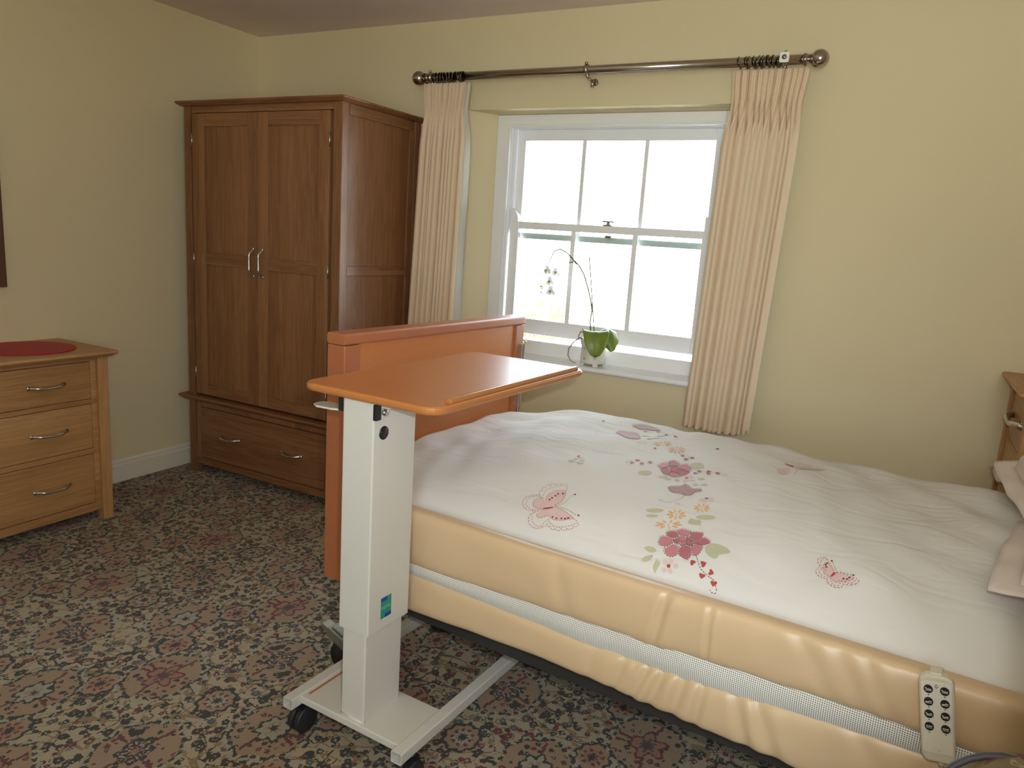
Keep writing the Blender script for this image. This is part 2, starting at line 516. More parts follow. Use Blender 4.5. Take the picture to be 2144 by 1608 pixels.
# right wall with a smaller unseen window added behind the armchair to brighten the left side
VY0, VY1, VZ0, VZ1 = -4.15, -3.35, 1.0, 2.05
wr_ = MB(); a_ = [(RX, 0, 0), (RX, BY, 0), (RX, BY, H), (RX, 0, H)]
b_ = [(RX, VY1, VZ0), (RX, VY0, VZ0), (RX, VY0, VZ1), (RX, VY1, VZ1)]; c_ = [(x + .22, y, z) for x, y, z in b_]
wr_.v = a_ + b_ + c_
for a, b in ((0, 4), (4, 8)):
    for i in range(4):
        wr_.f.append((a + i, a + (i + 1) % 4, b + (i + 1) % 4, b + i)); wr_.mi.append(0); wr_.sm.append(False)
tag(build('wall_right', wr_, 'wall', fix=False), kind='structure')
W3 = thing('added_fill_window_right', None, None, (RX + .12, (VY0 + VY1) / 2, VZ0)); tag(W3, kind='structure')
fr3 = MB()
for y in (VY0, VY1 - .05): fr3.box(RX + .08, RX + .16, y, y + .05, VZ0, VZ1)
for z in (VZ0, VZ1 - .05): fr3.box(RX + .08, RX + .16, VY0 + .05, VY1 - .05, z, z + .05)
build('window_frame', fr3, 'gloss', W3)
build('glass', MB().box(RX + .119, RX + .123, VY0 + .04, VY1 - .04, VZ0 + .04, VZ1 - .04), 'glass', W3)
W2 = thing('added_fill_window_back', None, None, (3.73, BY - .12, WZ0)); tag(W2, kind='structure')  # added window out of view, lets in daylight from behind the camera
fr2 = MB()
for x in (WX0, WX1 - .06): fr2.box(x, x + .06, BY - .16, BY - .08, WZ0, WZ1)
for z in (WZ0, WZ1 - .06): fr2.box(WX0 + .06, WX1 - .06, BY - .16, BY - .08, z, z + .06)
build('window_frame', fr2, 'gloss', W2)
build('glazing_bar', MB().box(3.875, 3.915, BY - .15, BY - .09, WZ0 + .06, WZ1 - .06), 'gloss', W2)
build('glass', MB().box(WX0 + .05, WX1 - .05, BY - .123, BY - .119, WZ0 + .05, WZ1 - .05), 'glass', W2)
# window wall with a splayed opening
FL, FR, BL, BR, OL, OR = 1.412, 2.795, 1.522, 2.685, 1.56, 2.665
SB, ST = .768, 1.976
wl = MB()
def ring(x0, x1, y, z0, z1): return [(x0, y, z0), (x1, y, z0), (x1, y, z1), (x0, y, z1)]
r0 = ring(0, RX, 0, 0, H); r1 = ring(FL, FR, 0, SB, ST); r2 = ring(BL, BR, .13, SB, ST - .003); r3 = ring(BL, BR, .27, SB, ST - .003)
wl.v = r0 + r1 + r2 + r3
for a, b in ((0, 4), (4, 8), (8, 12)):
    for i in range(4):
        wl.f.append((a + i, a + (i + 1) % 4, b + (i + 1) % 4, b + i)); wl.mi.append(0); wl.sm.append(False)
tag(build('wall_window', wl, 'wall', fix=False), kind='structure')
# skirting boards with a moulded top
def skirting(name, poly, a, b, axis):
    tag(build(name, MB().prism(poly, a, b, axis), 'skirting', bev=.002), kind='structure')
sk = [(0, .0), (.016, .0), (.016, .088), (.012, .094), (.012, .108), (.004, .118), (0, .118)]
skirting('baseboard_left', [(u, v) for u, v in sk], BY, 0, 'y')
skirting('baseboard_window', [(-u, v) for u, v in sk], .016, RX - .016, 'x')
skirting('baseboard_right', [(RX - u, v) for u, v in sk], BY, 0, 'y')

# ------------------------------------------------------------------ window_1: sliding sash window in the recess
W = thing('window_1', None, None, (2.1, .2, .79)); tag(W, kind='structure')
fr = MB()
IL, IR, IB, IT = 1.605, 2.657, .861, 1.908          # clear opening of the box frame
for y0, y1, l, r, b, t in ((.13, .150, IL - .017, IR + .006, IB, IT + .008), (.150, .162, IL, IR, IB, IT)):
    fr.box(BL, l, y0, y1, .786, ST - .004); fr.box(r, BR, y0, y1, .786, ST - .004)
    fr.box(l, r, y0, y1, t, ST - .004); fr.box(l, r, y0, y1, .786, b)
fr.box(BL, IL - .004, .162, .262, .786, ST - .004); fr.box(IR + .004, BR, .162, .262, .786, ST - .004)
fr.box(IL - .004, IR + .004, .162, .262, IT + .004, ST - .004); fr.box(IL - .004, IR + .004, .162, .275, .786, IB - .006)
build('window_frame', fr, 'gloss', W, bev=.004)
bd = MB()                                            # staff bead round the frame
for x in (IL - .017, IR + .004): bd.box(x, x + .014, .122, .136, IB, IT + .012)
bd.box(IL - .017, IR + .018, .122, .136, IT + .004, IT + .018)
build('staff_bead', bd, 'gloss', W, bev=.005, seg=3)
def sash(name, y0, y1, x0, x1, z0, z1, sl, sr, rb, rt_, mun, mw):
    m = MB(); m.box(x0, x0 + sl, y0, y1, z0, z1); m.box(x1 - sr, x1, y0, y1, z0, z1)
    m.box(x0 + sl, x1 - sr, y0, y1, z0, z0 + rb); m.box(x0 + sl, x1 - sr, y0, y1, z1 - rt_, z1)
    o = build(name, m, 'gloss', W, bev=.003)
    for c in mun:
        build('glazing_bar', MB().prism([(c - mw, y0 + .004), (c + mw, y0 + .004), (c + mw * .45, y1 - .006), (c - mw * .45, y1 - .006)], z0 + rb - .002, z1 - rt_ + .002), 'gloss', o, bev=.0015)
    build('glass', MB().box(x0 + sl - .004, x1 - sr + .004, (y0 + y1) / 2 + .006, (y0 + y1) / 2 + .009, z0 + rb - .004, z1 - rt_ + .004), 'glass', o)
    return o
us = sash('upper_sash', .205, .243, IL, IR, 1.372, IT + .003, .045, .045, .031, .053, (1.973, 2.291), .0105)
ls = sash('lower_sash', .164, .200, IL + .006, IR - .004, .888, 1.457, .050, .046, .078, .036, (1.968, 2.288), .0125)
for x in (IL + .006, IR - .046):
    build('sash_horn', MB().prism([(x, 1.455), (x + .042, 1.455), (x + .042, 1.472), (x + .036, 1.492), (x + .018, 1.517), (x + .004, 1.522), (x, 1.515)], .168, .196, 'y'), 'gloss', ls, bev=.002)
lk = MB(); lk.prism(rrect(2.118, 2.166, .166, .196, .006), 1.457, 1.463)
lk.tube([(2.142, .181, 1.460), (2.142, .181, 1.474)], [.011, .008], 12)
lk.box(2.112, 2.172, .176, .186, 1.474, 1.481); lk.box(2.126, 2.160, .19, .222, 1.400, 1.412)
build('sash_lock', lk, 'pole', ls, bev=.0015)
# sill board with a rounded nose
nose = [(.131, .768), (-.024, .768)] + arc(-.024, .7805, .0125, 1.5 * PI, .5 * PI, 6)[1:] + [(.131, .793)]
nose = [(.131, .768)] + [(-.024 - .014 * math.sin(a), .7805 - .0125 * math.cos(a)) for a in [PI * i / 8 for i in range(9)]] + [(.131, .793)]
sl = MB()
sl.prism(nose, BL, BR, 'x'); sl.prism([p for p in nose if p[0] < .005] + [(0, .793), (0, .768)], FL - .03, BL, 'x'); sl.prism([p for p in nose if p[0] < .005] + [(0, .793), (0, .768)], BR, FR + .03, 'x')
sl.add([(FL, 0, .793), (BL, 0, .793), (BL, .13, .793)], [(0, 1, 2)]); sl.add([(FR, 0, .793), (BR, .13, .793), (BR, 0, .793)], [(0, 1, 2)])
build('window_sill', sl, 'gloss', W)

# ------------------------------------------------------------------ handles shared by the oak furniture
def bow(p0, p1, out, depth, sag, r=.0055):
    p0, p1, out, sag = Vector(p0), Vector(p1), Vector(out), Vector(sag)
    pts = []; rad = []
    for i in range(17):
        t = i / 16; e = min(t, 1 - t)
        k = sst(0, .22, e)
        pts.append(p0.lerp(p1, t) + out * (depth * k) + sag * (math.sin(PI * t) ** 2))
        rad.append(r * (1.35 - .45 * sst(.05, .4, e)))
    m = MB(); m.tube(pts, rad, 8, flat=1.0)
    d = (p1 - p0).normalized() * .008
    for p in (p0, p1): m.tube([p - out * .002, p + out * .004], r * 1.6, 10)
    return m

# ------------------------------------------------------------------ wardrobe
wd = thing('wardrobe', 'tall two-door oak wardrobe with one bottom drawer, in the corner beside the left curtain', 'wardrobe', (.64, -.31, 0))
xl, xr, yf, yb = .122, 1.156, -.611, -.012
pst = MB()
for a, b in ((xl, xl + .044), (xr - .052, xr)):
    pst.box(a, b, yf, yf + .048, 0, 1.916); pst.box(a, b, yb - .048, yb, 0, 1.916)
build_each('corner_post', pst, 'oak_z', wd, bev=.003)
sd = MB()
for x0, x1 in ((xl + .010, xl + .022), (xr - .022, xr - .010)): sd.box(x0, x1, yf + .04, yb - .04, .06, 1.912)
build_each('side_panel', sd, 'oak_z', wd)
for x0, x1 in ((xl + .002, xl + .022), (xr - .022, xr - .002)):
    rm = MB()
    for z0, z1 in ((1.866, 1.915), (1.146, 1.192), (.46, .52), (.05, .10), (.37, .41)): rm.box(x0, x1, yf + .0525, yb - .0905, z0, z1)
    build_each('side_rail', rm, 'oak_y', wd, bev=.002)
    st = MB()
    for a, b in ((yf + .046, yf + .052), (yb - .09, yb - .046)): st.box(x0, x1, a, b, .10, 1.87)
    build_each('side_stile', st, 'oak_z', wd, bev=.0015)
box('back_panel', (xl + .02, xr - .02, yb - .02, yb - .008, .06, 1.91), 'oak_z', wd, 0)
def slab(name, x0, x1, y0, y1, z0, z1, mat, parent, under=.022):
    m = MB(); zm = z1 - (z1 - z0) * .35
    p = [(x0 + under, y0 + under, z0), (x1 - under, y0 + under, z0), (x1 - under, y1, z0), (x0 + under, y1, z0),
         (x0, y0, zm), (x1, y0, zm), (x1, y1, zm), (x0, y1, zm), (x0 + .004, y0 + .004, z1), (x1 - .004, y0 + .004, z1), (x1 - .004, y1, z1), (x0 + .004, y1, z1)]
    m.add(p, [(0, 3, 2, 1), (0, 1, 5, 4), (1, 2, 6, 5), (2, 3, 7, 6), (3, 0, 4, 7), (4, 5, 9, 8), (5, 6, 10, 9), (6, 7, 11, 10), (7, 4, 8, 11), (8, 9, 10, 11)])
    return build(name, m, mat, parent, bev=.004, seg=3)
slab('cornice', .089, 1.190, -.645, -.004, 1.914, 1.936, 'oak_x', wd)
slab('ledge', .076, 1.202, -.650, yb, .408, .436, 'oak_x', wd)
box('top_rail', (xl + .04, xr - .05, yf + .008, yf + .035, 1.882, 1.915), 'oak_x', wd)
box('base_rail', (xl + .04, xr - .05, yf + .008, yf + .03, .048, .086), 'oak_x', wd)
dst = MB(); dst.box(xl + .044, .199, yf + .008, yf + .03, .086, .41); dst.box(1.082, xr - .052, yf + .008, yf + .03, .086, .41); dst.box(.199, 1.082, yf + .008, yf + .03, .374, .41)
build_each('drawer_surround', dst, 'oak_z', wd, bev=.0015)
def door(x0, x1, si, so, hx, lab):
    # si / so widths of the left and right stiles
    z0, z1 = .446, 1.879
    st = MB(); st.box(x0, x0 + si, yf + .004, yf + .026, z0, z1); st.box(x1 - so, x1, yf + .004, yf + .026, z0, z1)
    d = build('door', MB().box(x0 + .006, x1 - .006, yf + .014, yf + .022, z0 + .004, z1 - .004), 'oak_z', wd)
    build_each('door_stile', st, 'oak_z', d, bev=.002)
    r = MB()
    for a, b in ((z1 - .062, z1), (1.138, 1.197), (z0, z0 + .055)): r.box(x0 + si, x1 - so, yf + .005, yf + .026, a, b)
    build_each('door_rail', r, 'oak_x', d, bev=.0015)
    h = build('handle', bow((hx, yf + .004, 1.236), (hx, yf + .004, 1.102), (0, -1, 0), .026, (0, 0, 0), .005), 'steel', d)
    tag(h, 'brushed nickel bow handle')
    ox = x0 if hx > (x0 + x1) / 2 else x1
    for hz in (1.752, 1.16, .56):
        hm = MB(); hm.tube([(ox, yf + .003, hz - .031), (ox, yf + .003, hz + .031)], .0035, 8)
        build('hinge', hm, 'steel', d)
    return d
door(.174, .629, .083, .065, .600, 'l'); door(.632, 1.083, .064, .066, .663, 'r')
dr = build('drawer', MB().box(.202, 1.079, yf + .006, yf + .026, .091, .370), 'oak_x', wd, bev=.003)
for a, b in ((.353, .49), (.796, .925)):
    tag(build('handle', bow((a, yf + .006, .234), (b, yf + .006, .234), (0, -1, 0), .024, (0, 0, -.008)), 'steel', dr), 'brushed nickel bow handle')

# ------------------------------------------------------------------ chest of drawers on the left wall
ch = thing('chest_of_drawers', 'low oak chest of three drawers against the left wall with a red mat on top', 'chest of drawers', (.21, -1.7, 0))
cy0, cy1 = -2.16, -1.256
slab_m = MB(); ov = .022
p = [(.004, cy0 - .02 + ov, .748), (.451 - ov, cy0 - .02 + ov, .748), (.451 - ov, -1.232 - ov, .748), (.004, -1.232 - ov, .748)]
q = [(.004, cy0 - .02, .764), (.451, cy0 - .02, .764), (.451, -1.226, .764), (.004, -1.220, .764)]
s_ = [(.004, cy0 - .016, .776), (.447, cy0 - .016, .776), (.447, -1.230, .776), (.004, -1.224, .776)]
slab_m.add(p + q + s_, [(0, 3, 2, 1), (0, 1, 5, 4), (1, 2, 6, 5), (2, 3, 7, 6), (3, 0, 4, 7), (4, 5, 9, 8), (5, 6, 10, 9), (6, 7, 11, 10), (7, 4, 8, 11), (8, 9, 10, 11)])
build('top', slab_m, 'oakc_y', ch, bev=.004, seg=3)
for x0, x1 in ((.02, .062), (.362, .408)):
    for y0, y1 in ((cy1 - .046, cy1), (cy0, cy0 + .046)):
        box('leg', (x0, x1, y0, y1, 0, .75), 'oakc_z', ch, .003)
for y0, y1 in ((cy1 - .03, cy1 - .012), (cy0 + .012, cy0 + .03)): box('side_panel', (.06, .364, y0, y1, .05, .748), 'oakc_z', ch, 0)
box('back_panel', (.02, .03, cy0 + .04, cy1 - .04, .05, .748), 'oakc_z', ch, 0)
fr_ = MB()
for z0, z1 in ((.729, .75), (.541, .562), (.315, .338), (.046, .084)): fr_.box(.37, .393, cy0 + .046, cy1 - .046, z0, z1)
for y0, y1 in ((cy1 - .072, cy1 - .046), (cy0 + .046, cy0 + .072)): fr_.box(.37, .392, y0, y1, .084, .73)
build_each('front_rail', fr_, 'oakc_y', ch, bev=.0015)
for z0, z1, hz in ((.564, .727, .646), (.340, .539, .442), (.087, .313, .201)):
    d = build('drawer', MB().box(.372, .395, cy0 + .075, cy1 - .074, z0, z1), 'oakc_y', ch, bev=.003)
    for a in (-1.446, -1.97 + .144):
        tag(build('handle', bow((.395, a - .144, hz), (.395, a, hz), (1, 0, 0), .026, (0, 0, -.006)), 'steel', d), 'brushed nickel bow handle')
mat_ = MB(); mat_.prism([(.205 + .185 * math.cos(2 * PI * i / 64), -1.487 + .187 * math.sin(2 * PI * i / 64)) for i in range(64)], .7765, .7805)
tag(build('placemat', mat_, 'redmat', origin=(.205, -1.487, .7765), bev=.001), 'round crimson placemat lying on the oak chest by the left wall', 'mat', 'red mats on the chests')

# mirror above it
mr = thing('wall_mirror', 'dark wood framed mirror hanging on the left wall above the red placemat', 'mirror', (.0, -1.75, 1.02))
mf = MB()
for y0, y1, z0, z1 in ((-1.495, -1.447, 1.02, 1.72), (-2.05, -2.002, 1.02, 1.72), (-2.002, -1.495, 1.02, 1.068), (-2.002, -1.495, 1.672, 1.72)): mf.box(.002, .024, y0, y1, z0, z1)
build('frame', mf, 'mirrorwood', mr, bev=.003)
build('mirror_glass', MB().box(.004, .010, -2.004, -1.493, 1.066, 1.674), 'mirror', mr)

# ------------------------------------------------------------------ tall chest beyond the bed on the right
rc = thing('chest_of_drawers', 'tall oak chest of drawers in the far right corner beyond the pillows', 'chest of drawers', (4.1, -.38, 0))
ry0, ry1, rxf = -.52, -.045, 3.862
slab2 = MB(); x0, x1, y0, y1 = 3.818, RX - .02, ry0 - .03, -.014
slab2.add([(x0 + .022, y0 + .022, .975), (x1, y0 + .022, .975), (x1, y1 - .02, .975), (x0 + .022, y1 - .02, .975), (x0, y0, .992), (x1, y0, .992), (x1, y1, .992), (x0, y1, .992), (x0 + .004, y0 + .004, 1.005), (x1, y0 + .004, 1.005), (x1, y1 - .004, 1.005), (x0 + .004, y1 - .004, 1.005)],
          [(0, 3, 2, 1), (0, 1, 5, 4), (1, 2, 6, 5), (2, 3, 7, 6), (3, 0, 4, 7), (4, 5, 9, 8), (5, 6, 10, 9), (6, 7, 11, 10), (7, 4, 8, 11), (8, 9, 10, 11)])
build('top', slab2, 'oakc_y', rc, bev=.004, seg=3)
for x0, x1 in ((rxf - .01, rxf + .036), (RX - .07, RX - .03)):
    for y0, y1 in ((ry1 - .044, ry1), (ry0, ry0 + .044)): box('leg', (x0, x1, y0, y1, 0, .977), 'oakc_z', rc, .003)
for y0, y1 in ((ry1 - .03, ry1 - .012), (ry0 + .012, ry0 + .03)): box('side_panel', (rxf + .03, RX - .05, y0, y1, .05, .976), 'oakc_z', rc, 0)
fr_ = MB()
for z0, z1 in ((.955, .977), (.782, .802), (.58, .60), (.37, .39), (.05, .09)): fr_.box(rxf + .002, rxf + .026, ry0 + .044, ry1 - .044, z0, z1)
build_each('front_rail', fr_, 'oakc_y', rc, bev=.0015)
for z0, z1, hz in ((.804, .953, .872), (.602, .780, .672), (.392, .578, .48), (.092, .368, .23)):
    d = build('drawer', MB().box(rxf, rxf + .024, ry0 + .047, ry1 - .047, z0, z1), 'oakc_y', rc, bev=.003)
    for a in (-.15,):
        tag(build('handle', bow((rxf, a - .24, hz), (rxf, a, hz), (-1, 0, 0), .026, (0, 0, -.010), .009), 'steel', d), 'brushed nickel bow handle')
mat2 = MB(); mat2.prism([(4.03 + .16 * math.cos(2 * PI * i / 48), -.235 + .16 * math.sin(2 * PI * i / 48)) for i in range(48)], 1.0055, 1.0095)
tag(build('placemat', mat2, 'redmat', origin=(4.03, -.235, 1.0055), bev=.001), 'round crimson placemat on the tall chest beyond the pillows', 'mat', 'red mats on the chests')

# ------------------------------------------------------------------ curtain pole, curtains and rings
RY, RZ = -.092, 2.114
cp = thing('curtain_pole', 'pewter metal curtain pole with ball ends above the window', 'curtain pole', (2.11, RY, RZ))
build('pole', MB().tube([(1.215, RY, RZ), (3.02, RY, RZ)], .0185, 20), 'pole', cp)
rotx = Matrix.Rotation(PI / 2, 4, 'Y')
for x, sg in ((1.188, -1), (3.044, 1)):
    m = MB()
    pr = [(.0185, -.060), (.021, -.056), (.021, -.046), (.014, -.042), (.012, -.034)] + [(.034 * math.sin(a), -.034 * math.cos(a)) for a in [.36 + (PI - .36) * i / 14 for i in range(14)]] + [(0.0, .034)]
    m.lathe(pr, 24, Matrix.Translation((x, RY, RZ)) @ (rotx if sg > 0 else rotx @ Matrix.Rotation(PI, 4, 'X')))
    build('finial', m, 'pole', cp)
def bracket(x):
    m = MB(); m.tube([(x - .008, RY, RZ), (x + .008, RY, RZ)], .0235, 20)
    m.lathe([(0, -.007), (.006, -.005), (.008, 0), (.006, .005), (0, .007)], 12, Matrix.Translation((x, RY - .012, RZ + .026)))
    m.tube([(x, RY, RZ - .02), (x + .004, RY + .02, RZ - .032), (x + .006, -.03, RZ - .034), (x + .006, -.004, RZ - .034)], .007, 10)
    m.tube([(x + .006, -.008, RZ - .034), (x + .006, -.001, RZ - .034)], .015, 20)
    m.tube([(x + .012, -.045, RZ - .034), (x + .012, -.05, RZ - .062)], .008, 10)
    return build('bracket', m, 'pole', cp)
bracket(2.086); bracket(2.918); bracket(1.262)
sc = MB(); sc.prism(rrect(2.900, 2.936, RZ - .014, RZ + .024, .006), RY - .030, RY - .022, 'y')
o_ = build('bracket_plate', sc, 'gloss', cp, bev=.001)
build('screw', MB().tube([(2.918, RY - .029, RZ + .005), (2.918, RY - .034, RZ + .005)], .009, 14), 'pole', o_)

def curtain(name, label, xt, xb, zt, zb, n, ph, flat, ringx):
    c = thing(name, label, 'curtain', ((xt[0] + xt[1]) / 2, RY, zb), 0, 'curtains at the window')
    rnd = random.Random(ph * 100)
    amp_k = [.6 + .8 * rnd.random() for _ in range(n + 2)]
    def warp(s): return s + .25 / n * math.sin(2 * PI * 2.3 * s + ph * 3)
    def pos(t, s, dy=0):
        q = warp(s); k = q * n
        bl = sst(.05, .22, t)
        i = int(max(0, min(n, k))); f = k - i
        A = amp_k[i] * (1 - f) + amp_k[min(i + 1, n + 1)] * f
        fl = 1 - flat * sst(.78, .92, s)
        w1_ = math.sin(2 * PI * k + ph)
        body = .034 * A * fl * math.copysign(abs(w1_) ** .75, w1_) + .006 * math.sin(2 * PI * k * 2.0 + ph * 2 + .5 * t) * fl
        tri = .5 + .5 * math.cos(2 * PI * (k - .25))          # pinch pleats
        head = .010 * math.sin(2 * PI * k * 3 + .6) * (.35 + .65 * tri) - .006 * tri
        y = RY + .004 + (head * (1 - bl) + body * (.75 + .45 * t) * bl) - .010 * t + dy
        w0, w1 = xt; v0, v1 = xb
        e = t ** 1.1
        pin = .010 * math.exp(-((t - .085) / .05) ** 2)
        x0 = w0 + (v0 - w0) * e + pin; x1 = w1 + (v1 - w1) * e - pin
        x = x0 + (x1 - x0) * s + bl * .013 * math.cos(2 * PI * k + ph) * fl + (1 - bl) * .006 * math.sin(2 * PI * k)
        z = zt + (zb - zt) * t + (.010 * math.sin(2 * PI * k + ph + .6) + .006 * math.sin(5 * s + ph)) * sst(.9, 1, t)
        return Vector((x, y, z))
    build('drape', MB().grid(lambda t, s: pos(t, s), 60, n * 30), 'curtain', c, fix=False)
    build('lining', MB().grid(lambda t, s: pos(t, s * (1.0 if flat else 1.04), .013), 40, n * 14), 'lining', c, fix=False)
    for x in ringx:
        m = MB(); tl = rnd.uniform(-.25, .25)
        pts = [(x + tl * .024 * math.cos(a), RY + .0222 * math.sin(a), RZ - .002 + .0222 * math.cos(a)) for a in [2 * PI * i / 22 for i in range(23)]]
        m.tube(pts, .0026, 7, cap=False)
        build('curtain_ring', m, 'ring', c)
    return c
curtain('curtain', 'peach cream pleated curtain hanging on the left of the window beside the wardrobe', (1.222, 1.470), (1.186, 1.452), 2.086, .625, 10, .7, 0,
        [1.228, 1.262, 1.292, 1.310, 1.326, 1.342, 1.362, 1.378, 1.396, 1.424, 1.434, 1.444])
curtain('curtain', 'peach cream pleated curtain hanging on the right of the window above the duvet', (2.722, 3.012), (2.690, 2.962), 2.084, .622, 11, 2.1, 1,
        [2.745, 2.772, 2.781, 2.802, 2.816, 2.832, 2.843, 2.857, 2.866, 2.875, 2.895, 2.903, 2.991])

# ------------------------------------------------------------------ potted orchid on the sill
pt = thing('potted_orchid', 'white orchid in a small white pot standing on the window sill', 'plant', (2.172, .055, .793))
T = Matrix.Translation((2.172, .055, .793))
wav = lambda a, h: 1 + .035 * abs(math.cos(4 * a))
pm = MB(); pm.lathe([(0, .010), (.056, .010), (.060, .014), (.060, .03), (.058, .07), (.061, .095), (.069, .118), (.071, .124), (.068, .125), (.060, .110), (.056, .09), (0, .088)], 40, T, wav)
for k in range(4):
    a = .6 + k * PI / 2; pm.box(-.012, .012, -.006, .006, 0, .014, T @ Matrix.Rotation(a, 4, 'Z') @ Matrix.Translation((0, -.052, 0)))
pm.cur = 1
for a, h in ((-2.0, .085), (-1.25, .088), (-1.9, .035), (-1.05, .042), (-2.7, .05)):        # small printed sprigs
    for j in range(5):
        b = 2 * PI * j / 5; rr = .0605
        a2, h2 = a + .075 * math.cos(b), h + .0045 * math.sin(b)
        pm.add([T @ Vector((rr * 1.045 * math.cos(a2 + .045 * math.cos(t)), rr * 1.045 * math.sin(a2 + .045 * math.cos(t)), h2 + .0025 * math.sin(t))) for t in [2 * PI * i / 6 for i in range(6)]], [tuple(range(6))])
M['sprig'] = plain('grey_sprig_print', (.36, .34, .33), .4)
build('pot', pm, ['porcelain', 'sprig'], pt)
so = MB(); so.grid(lambda i, j: T @ Vector((.055 * i * math.cos(2 * PI * j), .055 * i * math.sin(2 * PI * j), .098 + .006 * mnoise.noise(Vector((i * 9, j * 40, 0))))), 8, 24)
build('compost', so, 'soil', pt)
def leafblade(name, path, wid, fold, mat='leaf', up=Vector((0, 0, 1)), n=16, lateral=None):
    path = [Vector(p) for p in path]
    def P(t):
        k = t * (len(path) - 1); i = min(int(k), len(path) - 2); f = k - i
        a, b = path[max(i - 1, 0)], path[i]; c_, d = path[i + 1], path[min(i + 2, len(path) - 1)]
        return .5 * ((2 * b) + (c_ - a) * f + (2 * a - 5 * b + 4 * c_ - d) * f * f + (3 * b - a - 3 * c_ + d) * f ** 3)
    def fn(t, s):
        p = P(t); tg = (P(min(1, t + .02)) - P(max(0, t - .02))).normalized()
        lt = Vector(lateral) if lateral else tg.cross(up).normalized()
        nn = lt.cross(tg).normalized()
        w = wid * (math.sin(PI * min(1, max(0, .04 + t * .96)) ** .8)) ** .6
        q = (s - .5) * 2
        return p + lt * (w * q) + nn * (fold * (abs(q) ** 1.3) * wid - .004 * math.exp(-(q / .12) ** 2))
    m = MB(); m.grid(fn, n, 10)
    o = build(name, m, mat, pt, fix=False)
    sol = o.modifiers.new('solid', 'SOLIDIFY'); sol.thickness = .0022
    return o
leafblade('leaf', [(2.180, .045, .905), (2.190, .02, .955), (2.205, -.015, .958), (2.217, -.040, .925), (2.222, -.045, .885), (2.221, -.040, .850)], .061, -.16, lateral=(.97, .22, .06))
leafblade('leaf', [(2.180, .060, .905), (2.200, .065, .960), (2.235, .055, .975), (2.262, .035, .945), (2.272, .022, .905), (2.274, .018, .875)], .046, -.3)
leafblade('leaf', [(2.165, .060, .905), (2.190, .085, .955), (2.215, .105, .965), (2.25, .118, .95)], .026, -.3)
sm_ = MB(); sm_.tube([(2.160, .055, .89), (2.148, .055, .96), (2.143, .052, 1.00), (2.148, .05, 1.055), (2.138, .05, 1.10), (2.118, .05, 1.16), (2.090, .05, 1.225), (2.062, .05, 1.262), (2.030, .05, 1.288), (1.995, .05, 1.318), (1.955, .05, 1.334), (1.925, .048, 1.318), (1.907, .046, 1.27), (1.903, .045, 1.20), (1.905, .045, 1.13)], [.0034] * 8 + [.0030] * 4 + [.0024] * 3, 8)
build('flower_stem', sm_, 'stemg', pt)
build('support_stick', MB().tube([(2.182, .055, .89), (2.165, .055, .965), (2.112, .05, 1.308)], .0027, 7), 'stemg', pt)
tie = MB()
tie.tube([(2.142, .046, 1.092), (2.150, .043, 1.094), (2.156, .052, 1.093), (2.144, .056, 1.091), (2.138, .05, 1.092)], .0012, 6)
tie.tube([(2.020, .046, 1.300), (2.052, .046, 1.264)], .002, 6); tie.tube([(2.010, .044, 1.270), (2.048, .05, 1.282)], .002, 6)
build_each('stem_clip', tie, 'soil', pt)
for pth in ([(2.15, .04, .90), (2.12, .0, .925), (2.098, -.02, .905), (2.075, -.022, .87), (2.072, -.02, .835), (2.09, -.022, .812), (2.115, -.02, .803)],
            [(2.155, .05, .905), (2.135, .03, .945), (2.112, .02, .952), (2.102, .02, .93), (2.108, .01, .915)],
            [(2.15, .06, .90), (2.125, .05, .93), (2.115, .03, .965)]):
    build('aerial_root', MB().tube(pth, [.0040 - .0020 * i / (len(pth) - 1) for i in range(len(pth))], 7), 'rootg', pt)
rt_m = MB()
for k in range(9):
    a = PI * (.55 + .12 * k); b = Vector((2.160 + .022 * math.cos(a * 1.7), .05 + .02 * math.sin(a * 2.3), .892))
    rt_m.tube([b, b + Vector((.018 * math.cos(a), .014 * math.sin(a), .022)), b + Vector((.036 * math.cos(a), .03 * math.sin(a), .016))], .0028, 6)
build('root_tangle', rt_m, 'rootg', pt)
def flower(x, z, y, yaw, sc):
    base = Matrix.Translation((x, y, z)) @ Matrix.Rotation(yaw, 4, 'Z') @ Matrix.Rotation(.25, 4, 'X')
    m = MB()
    for ang, ln, wd_, dz in ((PI / 2, .030, .012, .004), (PI * 1.22, .028, .012, .004), (PI * 1.78, .028, .012, .004), (PI * .06, .033, .021, 0), (PI * .94, .033, .021, 0)):
        dr_ = Vector((math.cos(ang), 0, math.sin(ang))); lt = Vector((-math.sin(ang), 0, math.cos(ang)))
        def fn(t, s, dr_=dr_, lt=lt, ln=ln, wd_=wd_, dz=dz):
            w = wd_ * math.sin(PI * (.06 + .94 * t) ** .75) ** .7
            q = (s - .5) * 2
            return base @ ((dr_ * (ln * t) + lt * (w * q) + Vector((0, dz - .010 * t * t + .004 * q * q, 0))) * sc)
        m.grid(fn, 7, 6)
    o = build('flower', m, 'petal', pt, fix=False)
    l = MB(); l.lathe([(0, 0), (.005, .003), (.0065, .008), (.004, .013), (0, .015)], 10, base @ Matrix.Rotation(PI / 2, 4, 'X') @ Matrix.Scale(sc, 4))
    l.lathe([(0, 0), (.003, .002), (.004, .006), (0, .010)], 8, base @ Matrix.Translation((0, -.004 * sc, -.009 * sc)) @ Matrix.Rotation(PI * .75, 4, 'X') @ Matrix.Scale(sc, 4))
    build('lip', l, 'lip', o)
for a in ((1.903, 1.228, .030, -.35, 1.0), (1.948, 1.222, .035, .2, .95), (1.926, 1.176, .026, -.1, 1.05), (1.880, 1.148, .04, -.9, .85), (1.936, 1.130, .022, .05, 1.1), (1.876, 1.118, .05, -1.0, .7)): flower(*a)
